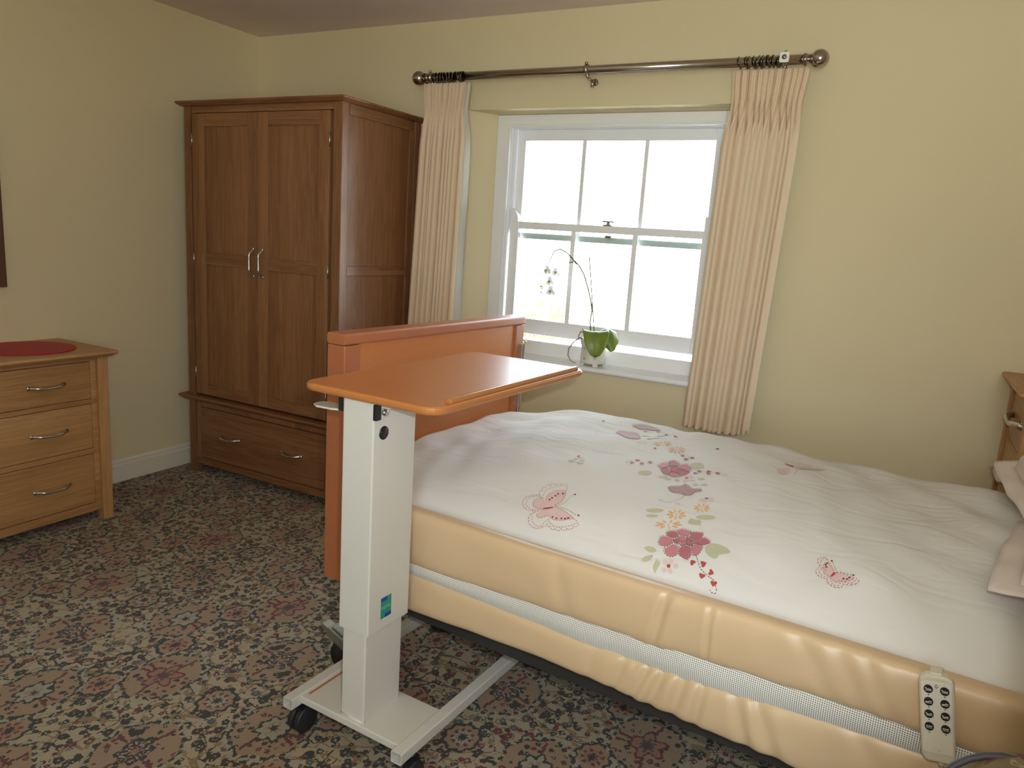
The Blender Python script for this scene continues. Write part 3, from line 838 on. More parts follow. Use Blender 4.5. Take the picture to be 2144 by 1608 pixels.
# ------------------------------------------------------------------ adjustable bed
BRZ = -.0698
bed = thing('adjustable_bed', 'adjustable care bed with an orange beech footboard, covered by the white duvet', 'bed', (2.066, -1.623, 0), BRZ)
BM = wmat(bed)
L = dict(parent=bed, local=True)
# footboard: cap rail, two posts and a recessed panel
cap = MB(); cap.prism(rrect(-.0725, .002, 1.033, 1.067, .008, 4), -.001, 1.001, 'y')
build('footboard_cap', cap, 'mahog_y', bev=.003, **L)
fp = MB(); fp.prism(rrect(-.071, 0, 0, .062, .004, 3), .302, 1.032); fp.prism(rrect(-.071, 0, .938, 1.0, .004, 3), .302, 1.032)
build_each('footboard_post', fp, 'mahog_z', **L)
build('footboard_panel', MB().box(-.052, -.007, .060, .940, .34, 1.034), 'beech_y', **L)
lp = MB()
for y0, y1 in ((.061, .067), (.933, .939)): lp.box(-.008, -.003, y0, y1, .34, 1.033)
build_each('panel_trim', lp, 'mahog_z', **L)
cs = MB(); cs.box(-.002, .010, .972, .978, .36, .958); cs.box(-.002, .010, .990, .996, .36, .958); cs.box(-.002, .001, .978, .990, .36, .958)
tag(build('side_channel', cs, 'chrome', bev=.001, **L), 'chrome channel on the footboard post')
hk = MB(); hk.tube([(-.01, 1.0, .958), (-.01, 1.020, .960)], .004, 8); hk.lathe([(0, -.007), (.006, -.004), (.007, 0), (.006, .004), (0, .007)], 10, Matrix.Translation((-.01, 1.026, .960)))
build('release_knob', hk, 'brass', **L)
build('bolt', MB().tube([(.0, .03, .325), (.012, .03, .325)], .011, 12), 'black', **L)
# under frame
rl = MB(); rl.box(.005, 2.02, .012, .05, .320, .352); rl.box(.005, 2.02, .95, .988, .297, .352)
build_each('side_rail', rl, 'darkmetal', **L)
build('mattress_base', MB().box(.01, 2.02, .02, .98, .352, .585), 'painted', bev=.02, **L)
uf = MB(); uf.box(.06, .10, .02, .98, .24, .30); uf.box(1.90, 1.94, .02, .98, .24, .30)
for y in (.06, .90): uf.box(.06, 1.94, y, y + .04, .24, .28)
build('under_frame', uf, 'darkmetal', **L)
for x, y in ((-.005, .005), (-.005, .955), (1.93, .03), (1.93, .955)):
    lg = MB(); lg.box(x + .02, x + .06, y + .005, y + .045, .115, .30)
    lo = build('leg', lg, 'greymetal', bev=.002, **L)
    c = MB(); c.tube([(x + .02, y - .004, .05), (x + .02, y + .046, .05)], .05, 20)
    build('castor', c, 'rubber', lo, local=True)
    pd = MB(); R_ = Matrix.Translation((x + .02, y + .02, .078)) @ Matrix.Rotation(.35, 4, 'Y')
    pd.box(-.075, .03, -.028, .028, .0, .030, R_); pd.box(-.11, -.07, -.018, .018, .002, .016, R_); pd.box(-.068, -.02, -.017, .017, .030, .034, R_)
    build('brake_pedal', pd, 'greymetal', lo, local=True, bev=.004)

# ------------------------------------------------------------------ padded bumper on the near side rail
bp = thing('side_rail_bumper', 'tan vinyl padded bumper with a white mesh strip along the near side of the bed', 'bed bumper', (0, 0, 0), 0)
bp.location = BM @ Vector((0, 0, .3)); bp.rotation_euler = (0, 0, BRZ)
BL_ = dict(parent=bp, local=True)
U0, U1 = .14, 2.0
def n1(u, k): return mnoise.noise(Vector((u * k, k * 1.7, .3)))
def strip_top(u): return .470 + .032 * sst(.3, 1.5, u) + .005 * n1(u, 3) + .004 * n1(u, 9) * sst(.8, 1.0, u) * (1 - sst(1.3, 1.5, u)) - .010 * math.exp(-((u - 1.02) / .05) ** 2)
def strip_bot(u): return .448 - .012 * math.exp(-((u - .85) / .3) ** 2) + .022 * sst(1.1, 1.7, u) + .003 * n1(u, 5)
def crease(u, z, lst):
    d = 0
    for uk, sl_, wdt, am in lst:
        t = (u - uk - (z - .5) * sl_) / wdt
        d += am * (math.exp(-t * t) - .55 * math.exp(-((t - 1.8) / 1.2) ** 2) - .55 * math.exp(-((t + 1.8) / 1.2) ** 2))
    return d
UPC = [(1.025, .16, .010, .006), (1.145, -.02, .006, .005), (.80, -.25, .020, .002), (1.46, -.5, .02, .003), (1.41, -.7, .02, .0025), (1.52, -.6, .015, .003)]
LOC = [(.90, .2, .014, .003), (.985, .30, .012, .006), (1.015, .34, .010, .006), (1.045, .40, .010, .007), (1.075, .30, .011, .006), (1.115, .2, .012, .006), (1.155, .12, .010, .005), (1.20, -.30, .014, .006), (1.235, -.45, .016, .005), (1.42, -.8, .02, .003)]
def padloop(zb, zt, y0, y1, cl, off=.3, pw=.55):
    def fn(i, j):
        u = U0 + (U1 - U0) * i
        a = 2 * PI * j
        b, t = zb(u), zt(u)
        zc, hz, yc, hy = (b + t) / 2, (t - b) / 2, (y0 + y1) / 2, (y1 - y0) / 2
        ca, sa = math.cos(a), math.sin(a)
        y = yc - hy * math.copysign(abs(ca) ** pw, ca); z = zc + hz * math.copysign(abs(sa) ** (pw + .1), sa)
        if ca > 0:
            k = ca ** .5
            y += k * (crease(u, z, cl) + .0022 * n1(u + z * .4, 6) + .0016 * mnoise.noise(Vector((u * 18, z * 22, 2))))
        e = min(sst(0, .02, u - U0), sst(0, .02, U1 - u)) if False else 1
        return Vector((u, y, z - off))
    m = MB(); m.grid(fn, 300, 40, closed_v=True)
    n = 40
    m.f += [tuple(range(n))[::-1], tuple(range(300 * n, 301 * n))]; m.mi += [0, 0]; m.sm += [False, False]
    return m
zt_up = lambda u: .629 + .004 * n1(u, 2.2)
zb_lo = lambda u: .325 + .018 * math.exp(-((u - .75) / .35) ** 2) - .012 * sst(1.2, 1.7, u) + .003 * n1(u, 11)
build('upper_pad', padloop(strip_top, zt_up, -.062, -.002, UPC), 'vinyl', **BL_)
build('lower_pad', padloop(zb_lo, strip_bot, -.056, .006, LOC), 'vinyl', **BL_)
def stripfn(i, j):
    u = U0 + (U1 - U0) * i; b, t = strip_bot(u) - .018, strip_top(u) + .018
    z = b + (t - b) * j
    y = -.041 - .012 * math.sin(PI * j) + .004 * n1(u + j * .1, 7)
    return Vector((u, y, z - .3))
build('mesh_strip', MB().grid(stripfn, 200, 8), 'mesh', **BL_)

# ------------------------------------------------------------------ duvet with its printed and stitched pattern
dv = thing('duvet', 'white duvet with embroidered pink flowers and butterflies spread on the bed', 'duvet', (0, 0, 0), BRZ)
dv.location = BM @ Vector((0, 0, .6))
DZ = .6
def duvet_z(u,w):
    cr=.090+.058*sst(.02,.45,u)+.004*math.sin(u*3.1)
    ww=max(w,0)
    z=.612+cr*(1-math.exp(-ww/.135))
    if w>.86: z-=((w-.86)/.16)**2*.06
    # soft folds
    e=sst(0,.12,w)
    z+=e*.0045*math.sin(9*u+7*w+1.3*math.sin(5*w))*sst(.0,.3,u)
    z+=e*.0028*math.sin(21*u-17*w+2*math.sin(4*u+3*w))
    z+=e*.0020*math.sin(38*u+24*w+2.5*math.sin(7*u-6*w))
    # folds gathered towards the head
    h=sst(1.15,1.6,u)
    z+=e*h*.0035*math.sin(30*u+10*w+2*math.sin(9*w))
    # gathered folds at the foot corner
    f=math.exp(-((u-.16)/.16)**2-((w-.28)/.22)**2)
    z+=e*f*.0025*math.sin(26*u+40*w)
    return z

mb = MB()
NU, NW = 250, 136
def dfn(i, j):
    u = .006 + 2.02 * i
    jj = j * NW
    if jj < 4: w = .002; z = duvet_z(u, .002) - .012 * (4 - jj)
    elif jj > NW - 8: w = 1.02 + .004 * (jj - NW + 8); z = duvet_z(u, 1.02) - .018 * (jj - NW + 8)
    else: w = .002 + (1.02 - .002) * (jj - 4) / (NW - 12); z = duvet_z(u, w)
    if i < .0041: z -= .06
    return Vector((u, w, z - DZ))
mb.grid(dfn, NU, NW)
# (F filled patch, D dashed stitching, S seam; colour; u, v pairs on the bed in half millimetres)
EMB = [
    ('F', 'pink', (1274, 205, 1270, 230, 1277, 256, 1299, 277, 1343, 299, 1367, 244, 1367, 206, 1343, 181, 1309, 172, 1290, 184)),
    ('F', 'pink', (1254, 210, 1230, 208, 1216, 195, 1219, 171, 1237, 155, 1260, 149, 1285, 151, 1307, 170, 1289, 185, 1275, 201)),
    ('F', 'pink', (1343, 126, 1363, 116, 1390, 114, 1426, 120, 1478, 141, 1441, 155, 1394, 167, 1348, 172, 1324, 160)),
    ('F', 'pink', (1286, 147, 1276, 124, 1280, 112, 1299, 106, 1320, 114, 1339, 127, 1320, 159)),
    ('D', 'stitch', (1254, 210, 1248, 226, 1243, 255, 1253, 284, 1279, 304, 1331, 332, 1352, 284, 1368, 239, 1365, 202, 1342, 182)),
    ('D', 'stitch', (1274, 205, 1270, 230, 1277, 256, 1299, 277, 1343, 299)),
    ('D', 'stitch', (1254, 210, 1230, 208, 1216, 195, 1219, 171, 1237, 155, 1260, 149, 1285, 151)),
    ('D', 'stitch', (1253, 212, 1217, 218, 1191, 209, 1178, 187, 1183, 163, 1200, 147, 1229, 138, 1263, 139, 1283, 148)),
    ('D', 'stitch', (1225, 226, 1215, 239, 1215, 253, 1225, 254)),
    ('D', 'stitch', (1225, 254, 1217, 268, 1219, 281, 1228, 280)),
    ('D', 'stitch', (1228, 280, 1225, 296, 1234, 307, 1247, 300)),
    ('D', 'stitch', (1247, 300, 1247, 317, 1261, 324, 1274, 314)),
    ('D', 'stitch', (1274, 314, 1276, 329, 1288, 335, 1298, 325)),
    ('D', 'stitch', (1298, 325, 1304, 345, 1319, 352, 1329, 339)),
    ('D', 'stitch', (1234, 221, 1221, 228, 1209, 229, 1210, 223)),
    ('D', 'stitch', (1210, 223, 1198, 225, 1190, 222, 1193, 215)),
    ('D', 'stitch', (1193, 215, 1181, 216, 1173, 213, 1177, 208)),
    ('D', 'stitch', (1177, 208, 1164, 206, 1158, 198, 1163, 192)),
    ('D', 'stitch', (1163, 192, 1155, 187, 1154, 176, 1162, 170)),
    ('D', 'stitch', (1162, 170, 1159, 164, 1165, 156, 1174, 152)),
    ('D', 'stitch', (1174, 152, 1173, 146, 1184, 139, 1195, 138)),
    ('D', 'stitch', (1195, 138, 1196, 133, 1207, 130, 1218, 132)),
    ('D', 'stitch', (1218, 132, 1219, 128, 1232, 129, 1243, 134)),
    ('D', 'stitch', (1243, 134, 1246, 130, 1257, 130, 1265, 136)),
    ('D', 'stitch', (1256, 125, 1248, 120, 1243, 112, 1247, 111)),
    ('D', 'stitch', (1247, 111, 1241, 104, 1241, 96, 1246, 94)),
    ('D', 'stitch', (1246, 94, 1245, 88, 1249, 82, 1255, 81)),
    ('D', 'stitch', (1255, 81, 1256, 74, 1266, 67, 1275, 68)),
    ('D', 'stitch', (1275, 68, 1279, 61, 1292, 58, 1302, 61)),
    ('D', 'stitch', (1302, 61, 1306, 57, 1318, 59, 1326, 65)),
    ('D', 'stitch', (1326, 65, 1329, 62, 1337, 68, 1341, 75)),
    ('D', 'stitch', (1341, 75, 1346, 72, 1355, 79, 1358, 89)),
    ('D', 'stitch', (1358, 89, 1365, 82, 1375, 79, 1378, 82)),
    ('D', 'stitch', (1378, 82, 1391, 74, 1407, 73, 1409, 78)),
    ('D', 'stitch', (1409, 78, 1426, 74, 1442, 76, 1441, 84)),
    ('D', 'stitch', (1441, 84, 1458, 81, 1471, 85, 1469, 91)),
    ('D', 'stitch', (1469, 91, 1487, 91, 1500, 99, 1496, 105)),
    ('D', 'stitch', (1496, 105, 1511, 109, 1519, 119, 1512, 126)),
    ('D', 'stitch', (1275, 138, 1256, 120, 1261, 98, 1280, 78, 1308, 69, 1331, 74, 1351, 108, 1368, 97, 1404, 86, 1443, 92, 1481, 107, 1508, 129, 1478, 141, 1441, 155, 1394, 167, 1348, 172)),
    ('D', 'stitch', (1343, 126, 1363, 116, 1390, 114, 1426, 120, 1478, 141)),
    ('D', 'stitch', (1276, 124, 1280, 112, 1299, 106, 1320, 114, 1339, 127)),
    ('F', 'crimson', (1285, 149, 1301, 162, 1341, 175, 1342, 168, 1319, 157)),
    ('D', 'green', (1344, 179, 1370, 187, 1389, 212, 1394, 255, 1403, 287)),
    ('D', 'green', (1351, 176, 1392, 175, 1431, 172, 1474, 161, 1494, 162)),
    ('F', 'maroon', (1303, 211, 1303, 208, 1300, 206, 1295, 206, 1292, 209, 1291, 212, 1295, 215, 1299, 214)),
    ('F', 'maroon', (1310, 224, 1310, 221, 1307, 219, 1302, 219, 1299, 222, 1298, 226, 1302, 228, 1306, 227)),
    ('F', 'maroon', (1319, 242, 1320, 238, 1317, 236, 1312, 237, 1308, 240, 1308, 244, 1311, 246, 1315, 246)),
    ('F', 'maroon', (1325, 259, 1326, 255, 1323, 252, 1318, 253, 1314, 256, 1314, 260, 1317, 263, 1321, 263)),
    ('F', 'maroon', (1349, 271, 1350, 266, 1347, 263, 1342, 263, 1338, 266, 1338, 271, 1340, 274, 1345, 274)),
    ('F', 'maroon', (1374, 125, 1373, 123, 1370, 121, 1366, 121, 1362, 123, 1363, 126, 1366, 128, 1371, 127)),
    ('F', 'maroon', (1397, 124, 1397, 122, 1393, 120, 1389, 120, 1386, 122, 1386, 125, 1389, 126, 1394, 126)),
    ('F', 'maroon', (1423, 128, 1422, 125, 1419, 124, 1415, 124, 1412, 126, 1412, 128, 1415, 130, 1420, 130)),
    ('F', 'maroon', (1443, 132, 1443, 129, 1440, 127, 1435, 127, 1432, 129, 1432, 132, 1436, 134, 1440, 133)),
    ('F', 'maroon', (1457, 138, 1456, 135, 1453, 133, 1449, 133, 1446, 135, 1446, 138, 1449, 140, 1454, 140)),
    ('F', 'maroon', (1409, 292, 1410, 287, 1408, 283, 1403, 283, 1399, 287, 1399, 292, 1401, 295, 1405, 296)),
    ('F', 'maroon', (1501, 164, 1501, 161, 1498, 159, 1494, 158, 1491, 160, 1491, 163, 1494, 166, 1498, 166)),
    ('F', 'pink', (2698, 248, 2688, 265, 2676, 282, 2665, 294, 2654, 292, 2649, 281, 2650, 265, 2662, 250, 2657, 242, 2662, 230, 2673, 225, 2687, 223, 2695, 244)),
    ('F', 'pink', (2708, 243, 2726, 244, 2746, 240, 2780, 230, 2770, 217, 2754, 210, 2731, 210, 2726, 202, 2716, 199, 2707, 201, 2693, 214, 2703, 233)),
    ('D', 'stitch', (2697, 250, 2684, 270, 2669, 291, 2657, 307, 2648, 313, 2638, 309, 2633, 295, 2636, 279, 2645, 264, 2656, 251)),
    ('D', 'stitch', (2651, 254, 2642, 243, 2641, 232, 2653, 220, 2665, 214, 2688, 218)),
    ('D', 'stitch', (2665, 294, 2654, 292, 2649, 281, 2650, 265, 2662, 250, 2657, 242, 2662, 230, 2673, 225, 2687, 223)),
    ('D', 'stitch', (2708, 243, 2726, 244, 2746, 240, 2780, 230, 2770, 217, 2754, 210, 2731, 210, 2726, 202, 2716, 199, 2707, 201, 2693, 214)),
    ('D', 'stitch', (2689, 215, 2694, 200, 2711, 183, 2726, 182, 2733, 191, 2732, 204, 2744, 204, 2762, 202, 2777, 206, 2789, 222, 2789, 232)),
    ('D', 'stitch', (2657, 309, 2651, 318, 2644, 323, 2642, 318)),
    ('D', 'stitch', (2642, 318, 2637, 322, 2631, 320, 2631, 314)),
    ('D', 'stitch', (2631, 314, 2624, 315, 2620, 309, 2621, 301)),
    ('D', 'stitch', (2621, 301, 2619, 299, 2621, 291, 2625, 285)),
    ('D', 'stitch', (2625, 285, 2623, 282, 2628, 275, 2635, 269)),
    ('D', 'stitch', (2635, 269, 2634, 266, 2637, 259, 2643, 255)),
    ('D', 'stitch', (2636, 254, 2630, 252, 2626, 247, 2628, 243)),
    ('D', 'stitch', (2628, 243, 2625, 238, 2627, 230, 2632, 227)),
    ('D', 'stitch', (2632, 227, 2631, 221, 2636, 216, 2643, 215)),
    ('D', 'stitch', (2643, 215, 2643, 210, 2650, 207, 2655, 210)),
    ('D', 'stitch', (2655, 210, 2657, 205, 2663, 203, 2666, 207)),
    ('D', 'stitch', (2666, 207, 2671, 203, 2677, 204, 2679, 211)),
    ('D', 'stitch', (2681, 204, 2679, 197, 2684, 190, 2689, 189)),
    ('D', 'stitch', (2689, 189, 2690, 183, 2696, 179, 2702, 181)),
    ('D', 'stitch', (2702, 181, 2704, 175, 2711, 172, 2716, 176)),
    ('D', 'stitch', (2716, 176, 2720, 172, 2726, 172, 2730, 177)),
    ('D', 'stitch', (2730, 177, 2733, 174, 2738, 177, 2740, 182)),
    ('D', 'stitch', (2740, 182, 2743, 181, 2745, 188, 2744, 195)),
    ('D', 'stitch', (2744, 195, 2751, 192, 2758, 192, 2758, 196)),
    ('D', 'stitch', (2758, 196, 2767, 194, 2776, 196, 2775, 200)),
    ('D', 'stitch', (2775, 200, 2784, 200, 2792, 203, 2790, 206)),
    ('D', 'stitch', (2790, 206, 2797, 209, 2800, 216, 2798, 220)),
    ('D', 'stitch', (2798, 220, 2801, 222, 2802, 227, 2799, 230)),
    ('F', 'crimson', (2687, 219, 2695, 245, 2707, 246, 2703, 233, 2695, 221)),
    ('D', 'green', (2705, 251, 2700, 265, 2689, 284, 2679, 303)),
    ('D', 'green', (2707, 246, 2721, 249, 2738, 247, 2758, 245, 2773, 244)),
    ('F', 'maroon', (2664, 292, 2664, 288, 2661, 286, 2658, 287, 2656, 290, 2656, 294, 2659, 296, 2662, 295)),
    ('F', 'maroon', (2661, 282, 2661, 279, 2658, 276, 2654, 277, 2652, 280, 2653, 284, 2656, 286, 2659, 285)),
    ('F', 'maroon', (2666, 270, 2666, 266, 2663, 264, 2659, 265, 2657, 268, 2658, 271, 2661, 273, 2664, 273)),
    ('F', 'maroon', (2745, 221, 2745, 218, 2742, 216, 2739, 217, 2737, 220, 2737, 223, 2740, 224, 2743, 224)),
    ('F', 'maroon', (2759, 222, 2758, 219, 2755, 217, 2752, 218, 2750, 220, 2751, 223, 2754, 225, 2757, 224)),
    ('F', 'maroon', (2766, 230, 2766, 227, 2763, 225, 2760, 225, 2758, 228, 2758, 231, 2761, 233, 2764, 232)),
    ('F', 'maroon', (2680, 309, 2679, 305, 2676, 303, 2673, 304, 2671, 307, 2671, 311, 2674, 313, 2678, 312)),
    ('F', 'maroon', (2779, 245, 2778, 241, 2775, 240, 2772, 240, 2770, 243, 2771, 246, 2774, 248, 2777, 247)),
    ('F', 'pink', (2201, 1275, 2265, 1311, 2277, 1219, 2242, 1181)),
    ('F', 'pink', (2285, 1393, 2430, 1492, 2411, 1439, 2316, 1338)),
    ('D', 'stitch', (2141, 1368, 2188, 1365, 2221, 1365, 2282, 1348)),
    ('D', 'stitch', (2209, 1462, 2282, 1517, 2352, 1494)),
    ('D', 'stitch', (2278, 1364, 2312, 1300, 2315, 1210)),
    ('D', 'stitch', (2316, 1338, 2428, 1438)),
    ('D', 'stitch', (2145, 1356, 2197, 1290)),
    ('F', 'crimson', (2217, 1412, 2280, 1378, 2282, 1355, 2232, 1390)),
    ('F', 'rosedark', (1946, 218, 1947, 232, 1977, 250, 1993, 242, 1994, 219, 1976, 208, 1954, 210)),
    ('D', 'stitchdark', (1943, 217, 1944, 233, 1977, 253, 1995, 244, 1997, 219, 1977, 206, 1953, 208, 1943, 217)),
    ('F', 'rose', (1986, 259, 1996, 275, 2007, 282, 2034, 284, 2043, 274, 2040, 252, 2022, 247, 2002, 243)),
    ('D', 'stitchdark', (1983, 258, 1994, 276, 2006, 284, 2036, 287, 2046, 274, 2043, 250, 2022, 245, 2001, 240, 1983, 258)),
    ('F', 'rosedark', (2047, 276, 2052, 283, 2094, 291, 2103, 279, 2104, 264, 2097, 248, 2073, 242, 2053, 253)),
    ('D', 'stitchdark', (2044, 277, 2050, 285, 2096, 293, 2106, 281, 2107, 263, 2099, 246, 2072, 240, 2050, 251, 2044, 277)),
    ('F', 'rose', (1932, 160, 1928, 187, 1936, 195, 1952, 201, 1982, 202, 1990, 186, 1983, 168, 1968, 150, 1943, 148)),
    ('D', 'stitchdark', (1929, 159, 1925, 188, 1934, 197, 1952, 204, 1985, 205, 1993, 188, 1985, 168, 1969, 147, 1942, 145, 1929, 159)),
    ('F', 'rosedark', (2078, 237, 2101, 244, 2111, 259, 2132, 256, 2150, 241, 2150, 230, 2124, 213, 2087, 219)),
    ('D', 'stitchdark', (2073, 237, 2100, 245, 2110, 262, 2134, 258, 2154, 241, 2153, 230, 2124, 211, 2083, 217, 2073, 237)),
    ('F', 'rose', (1973, 135, 1982, 151, 1997, 174, 2019, 171, 2029, 149, 2033, 130, 2030, 119, 2014, 109, 1993, 111, 1978, 122)),
    ('D', 'stitchdark', (1969, 135, 1979, 153, 1996, 179, 2020, 175, 2032, 151, 2036, 129, 2032, 117, 2015, 106, 1991, 108, 1974, 120, 1969, 135)),
    ('F', 'rosedark', (2035, 151, 2035, 171, 2054, 190, 2076, 191, 2086, 176, 2095, 151, 2093, 125, 2082, 120, 2058, 126, 2044, 133)),
    ('D', 'stitchdark', (2032, 151, 2031, 173, 2052, 195, 2077, 195, 2088, 178, 2098, 150, 2096, 122, 2084, 117, 2057, 123, 2041, 131, 2032, 151)),
    ('F', 'rose', (2087, 189, 2087, 211, 2121, 209, 2131, 193, 2130, 171, 2121, 151, 2103, 152)),
    ('D', 'stitchdark', (2084, 190, 2084, 214, 2122, 212, 2133, 195, 2133, 170, 2122, 148, 2103, 149, 2084, 190)),
    ('F', 'rosedark', (1990, 196, 1999, 219, 2017, 204, 2020, 186, 2001, 186)),
    ('D', 'stitchdark', (1989, 195, 1998, 221, 2018, 204, 2021, 185, 2001, 185, 1989, 195)),
    ('F', 'rose', (1999, 227, 2023, 243, 2040, 239, 2042, 218, 2025, 203)),
    ('D', 'stitchdark', (1996, 227, 2022, 245, 2042, 241, 2044, 217, 2025, 201, 1996, 227)),
    ('F', 'rosedark', (2043, 240, 2051, 249, 2072, 235, 2075, 223, 2047, 220)),
    ('D', 'stitchdark', (2042, 241, 2050, 251, 2074, 235, 2076, 222, 2046, 218, 2042, 241)),
    ('F', 'rose', (2025, 187, 2026, 200, 2043, 215, 2052, 197, 2038, 182)),
    ('D', 'stitchdark', (2023, 186, 2025, 201, 2044, 217, 2054, 197, 2038, 180, 2023, 186)),
    ('F', 'rosedark', (2049, 214, 2076, 221, 2083, 207, 2076, 196, 2055, 198)),
    ('D', 'stitchdark', (2047, 215, 2076, 222, 2085, 207, 2077, 195, 2054, 197, 2047, 215)),
    ('F', 'leaf', (1876, 114, 1887, 126, 1913, 129, 1942, 117, 1932, 106, 1914, 101, 1894, 106)),
    ('F', 'leaf', (1889, 59, 1896, 76, 1915, 87, 1932, 94, 1935, 83, 1927, 68, 1912, 58)),
    ('F', 'leaf', (1975, 28, 1959, 39, 1953, 57, 1958, 82, 1971, 72, 1974, 80, 1981, 66, 1977, 43)),
    ('F', 'leaf', (2141, 203, 2156, 230, 2211, 236, 2259, 214, 2217, 179, 2213, 158, 2188, 156, 2158, 173)),
    ('F', 'leaf', (2006, 351, 2008, 372, 2049, 367, 2073, 344, 2047, 337)),
    ('F', 'palepink', (2011, 83, 2011, 75, 2004, 70, 1995, 70, 1988, 77, 1988, 85, 1995, 90, 2004, 89)),
    ('F', 'palepink', (2035, 93, 2035, 84, 2028, 79, 2019, 79, 2012, 86, 2012, 94, 2019, 100, 2028, 99)),
    ('F', 'palepink', (2064, 81, 2064, 72, 2057, 67, 2048, 68, 2041, 74, 2041, 82, 2048, 88, 2057, 87)),
    ('F', 'palepink', (2048, 55, 2048, 48, 2041, 43, 2032, 44, 2026, 49, 2026, 57, 2033, 62, 2042, 61)),
    ('F', 'palepink', (2021, 53, 2021, 46, 2014, 41, 2005, 42, 1998, 47, 1998, 55, 2005, 59, 2015, 59)),
    ('F', 'red', (2031, 70, 2031, 64, 2026, 60, 2018, 61, 2013, 65, 2013, 72, 2019, 76, 2026, 75)),
    ('F', 'red', (2123, 109, 2126, 105, 2124, 98, 2116, 98, 2110, 106, 2107, 117, 2105, 120, 2108, 120, 2118, 122, 2128, 121, 2132, 113, 2127, 108)),
    ('F', 'red', (2163, 114, 2159, 113, 2152, 119, 2153, 127, 2164, 127, 2175, 125, 2179, 125, 2178, 121, 2178, 111, 2174, 102, 2165, 102, 2161, 110)),
    ('F', 'red', (2209, 91, 2205, 93, 2203, 100, 2210, 104, 2219, 98, 2226, 91, 2229, 89, 2226, 88, 2219, 82, 2210, 78, 2203, 83, 2205, 89)),
    ('F', 'red', (2181, 72, 2182, 76, 2190, 77, 2196, 71, 2191, 64, 2183, 58, 2182, 55, 2180, 58, 2171, 64, 2165, 72, 2170, 78, 2178, 76)),
    ('F', 'red', (2240, 58, 2241, 62, 2249, 64, 2255, 59, 2251, 50, 2244, 44, 2242, 41, 2240, 43, 2231, 49, 2224, 56, 2229, 62, 2237, 61)),
    ('D', 'stitchdark', (2124, 145, 2140, 120, 2162, 95, 2185, 82, 2210, 72, 2239, 63, 2253, 46, 2262, 33, 2261, 22, 2247, 21, 2234, 27)),
    ('F', 'orange', (1951, 281, 1966, 283, 1983, 292, 1994, 304, 1979, 302, 1962, 292)),
    ('F', 'orange', (1947, 273, 1959, 268, 1973, 270, 1983, 276, 1972, 279, 1957, 278)),
    ('F', 'orange', (1936, 264, 1937, 257, 1942, 249, 1948, 247, 1947, 254, 1943, 262)),
    ('F', 'orange', (1923, 261, 1914, 256, 1906, 246, 1903, 235, 1912, 239, 1920, 249)),
    ('F', 'orange', (1914, 263, 1899, 261, 1881, 253, 1871, 243, 1886, 244, 1903, 252)),
    ('F', 'orange', (1912, 269, 1897, 272, 1879, 270, 1867, 264, 1882, 260, 1900, 262)),
    ('F', 'orange', (1920, 277, 1913, 285, 1902, 290, 1893, 289, 1901, 280, 1912, 276)),
    ('F', 'orange', (1933, 283, 1938, 289, 1939, 299, 1937, 309, 1932, 303, 1930, 293)),
    ('F', 'orange', (1945, 285, 1957, 290, 1969, 303, 1976, 317, 1964, 311, 1952, 298)),
    ('F', 'red', (1936, 274, 1935, 272, 1932, 270, 1929, 270, 1927, 270, 1928, 272, 1931, 274, 1934, 275)),
    ('F', 'orange', (1953, 359, 1964, 356, 1977, 361, 1985, 371, 1974, 373, 1961, 368)),
    ('F', 'orange', (1950, 349, 1957, 340, 1967, 336, 1975, 339, 1968, 348, 1958, 352)),
    ('F', 'orange', (1942, 342, 1940, 333, 1942, 322, 1948, 315, 1950, 324, 1948, 335)),
    ('F', 'orange', (1932, 341, 1924, 336, 1917, 325, 1916, 312, 1925, 316, 1931, 328)),
    ('F', 'orange', (1926, 346, 1914, 347, 1901, 341, 1894, 330, 1906, 329, 1919, 335)),
    ('F', 'orange', (1926, 355, 1915, 362, 1902, 364, 1893, 359, 1904, 351, 1917, 349)),
    ('F', 'orange', (1932, 363, 1929, 375, 1922, 384, 1914, 387, 1917, 375, 1924, 366)),
    ('F', 'orange', (1941, 368, 1947, 375, 1948, 388, 1945, 401, 1940, 394, 1938, 380)),
    ('F', 'orange', (1949, 366, 1960, 369, 1969, 381, 1973, 395, 1963, 392, 1953, 380)),
    ('F', 'red', (1942, 356, 1942, 354, 1940, 351, 1938, 351, 1936, 352, 1936, 355, 1938, 357, 1940, 357)),
    ('F', 'orange', (2041, 475, 2051, 471, 2063, 474, 2070, 482, 2059, 486, 2047, 483)),
    ('F', 'orange', (2040, 466, 2048, 457, 2058, 452, 2066, 455, 2058, 464, 2047, 469)),
    ('F', 'orange', (2033, 460, 2034, 450, 2038, 441, 2044, 436, 2044, 445, 2040, 455)),
    ('F', 'orange', (2025, 459, 2018, 454, 2015, 442, 2016, 430, 2022, 435, 2026, 446)),
    ('F', 'orange', (2018, 463, 2008, 462, 1998, 453, 1994, 441, 2003, 442, 2013, 451)),
    ('F', 'orange', (2016, 471, 2006, 476, 1994, 475, 1987, 468, 1997, 463, 2008, 464)),
    ('F', 'orange', (2020, 479, 2014, 490, 2006, 498, 1999, 498, 2004, 487, 2012, 479)),
    ('F', 'orange', (2028, 483, 2031, 490, 2030, 502, 2026, 514, 2022, 506, 2023, 494)),
    ('F', 'orange', (2036, 481, 2045, 483, 2052, 493, 2054, 506, 2045, 504, 2038, 494)),
    ('F', 'red', (2031, 472, 2031, 470, 2029, 468, 2027, 468, 2025, 470, 2026, 472, 2027, 473, 2030, 474)),
    ('F', 'leaf', (1871, 361, 1863, 346, 1836, 332, 1806, 323, 1789, 328, 1796, 345, 1823, 362, 1854, 368)),
    ('F', 'leaf', (1861, 313, 1856, 303, 1838, 292, 1817, 287, 1806, 290, 1811, 301, 1829, 313, 1849, 318)),
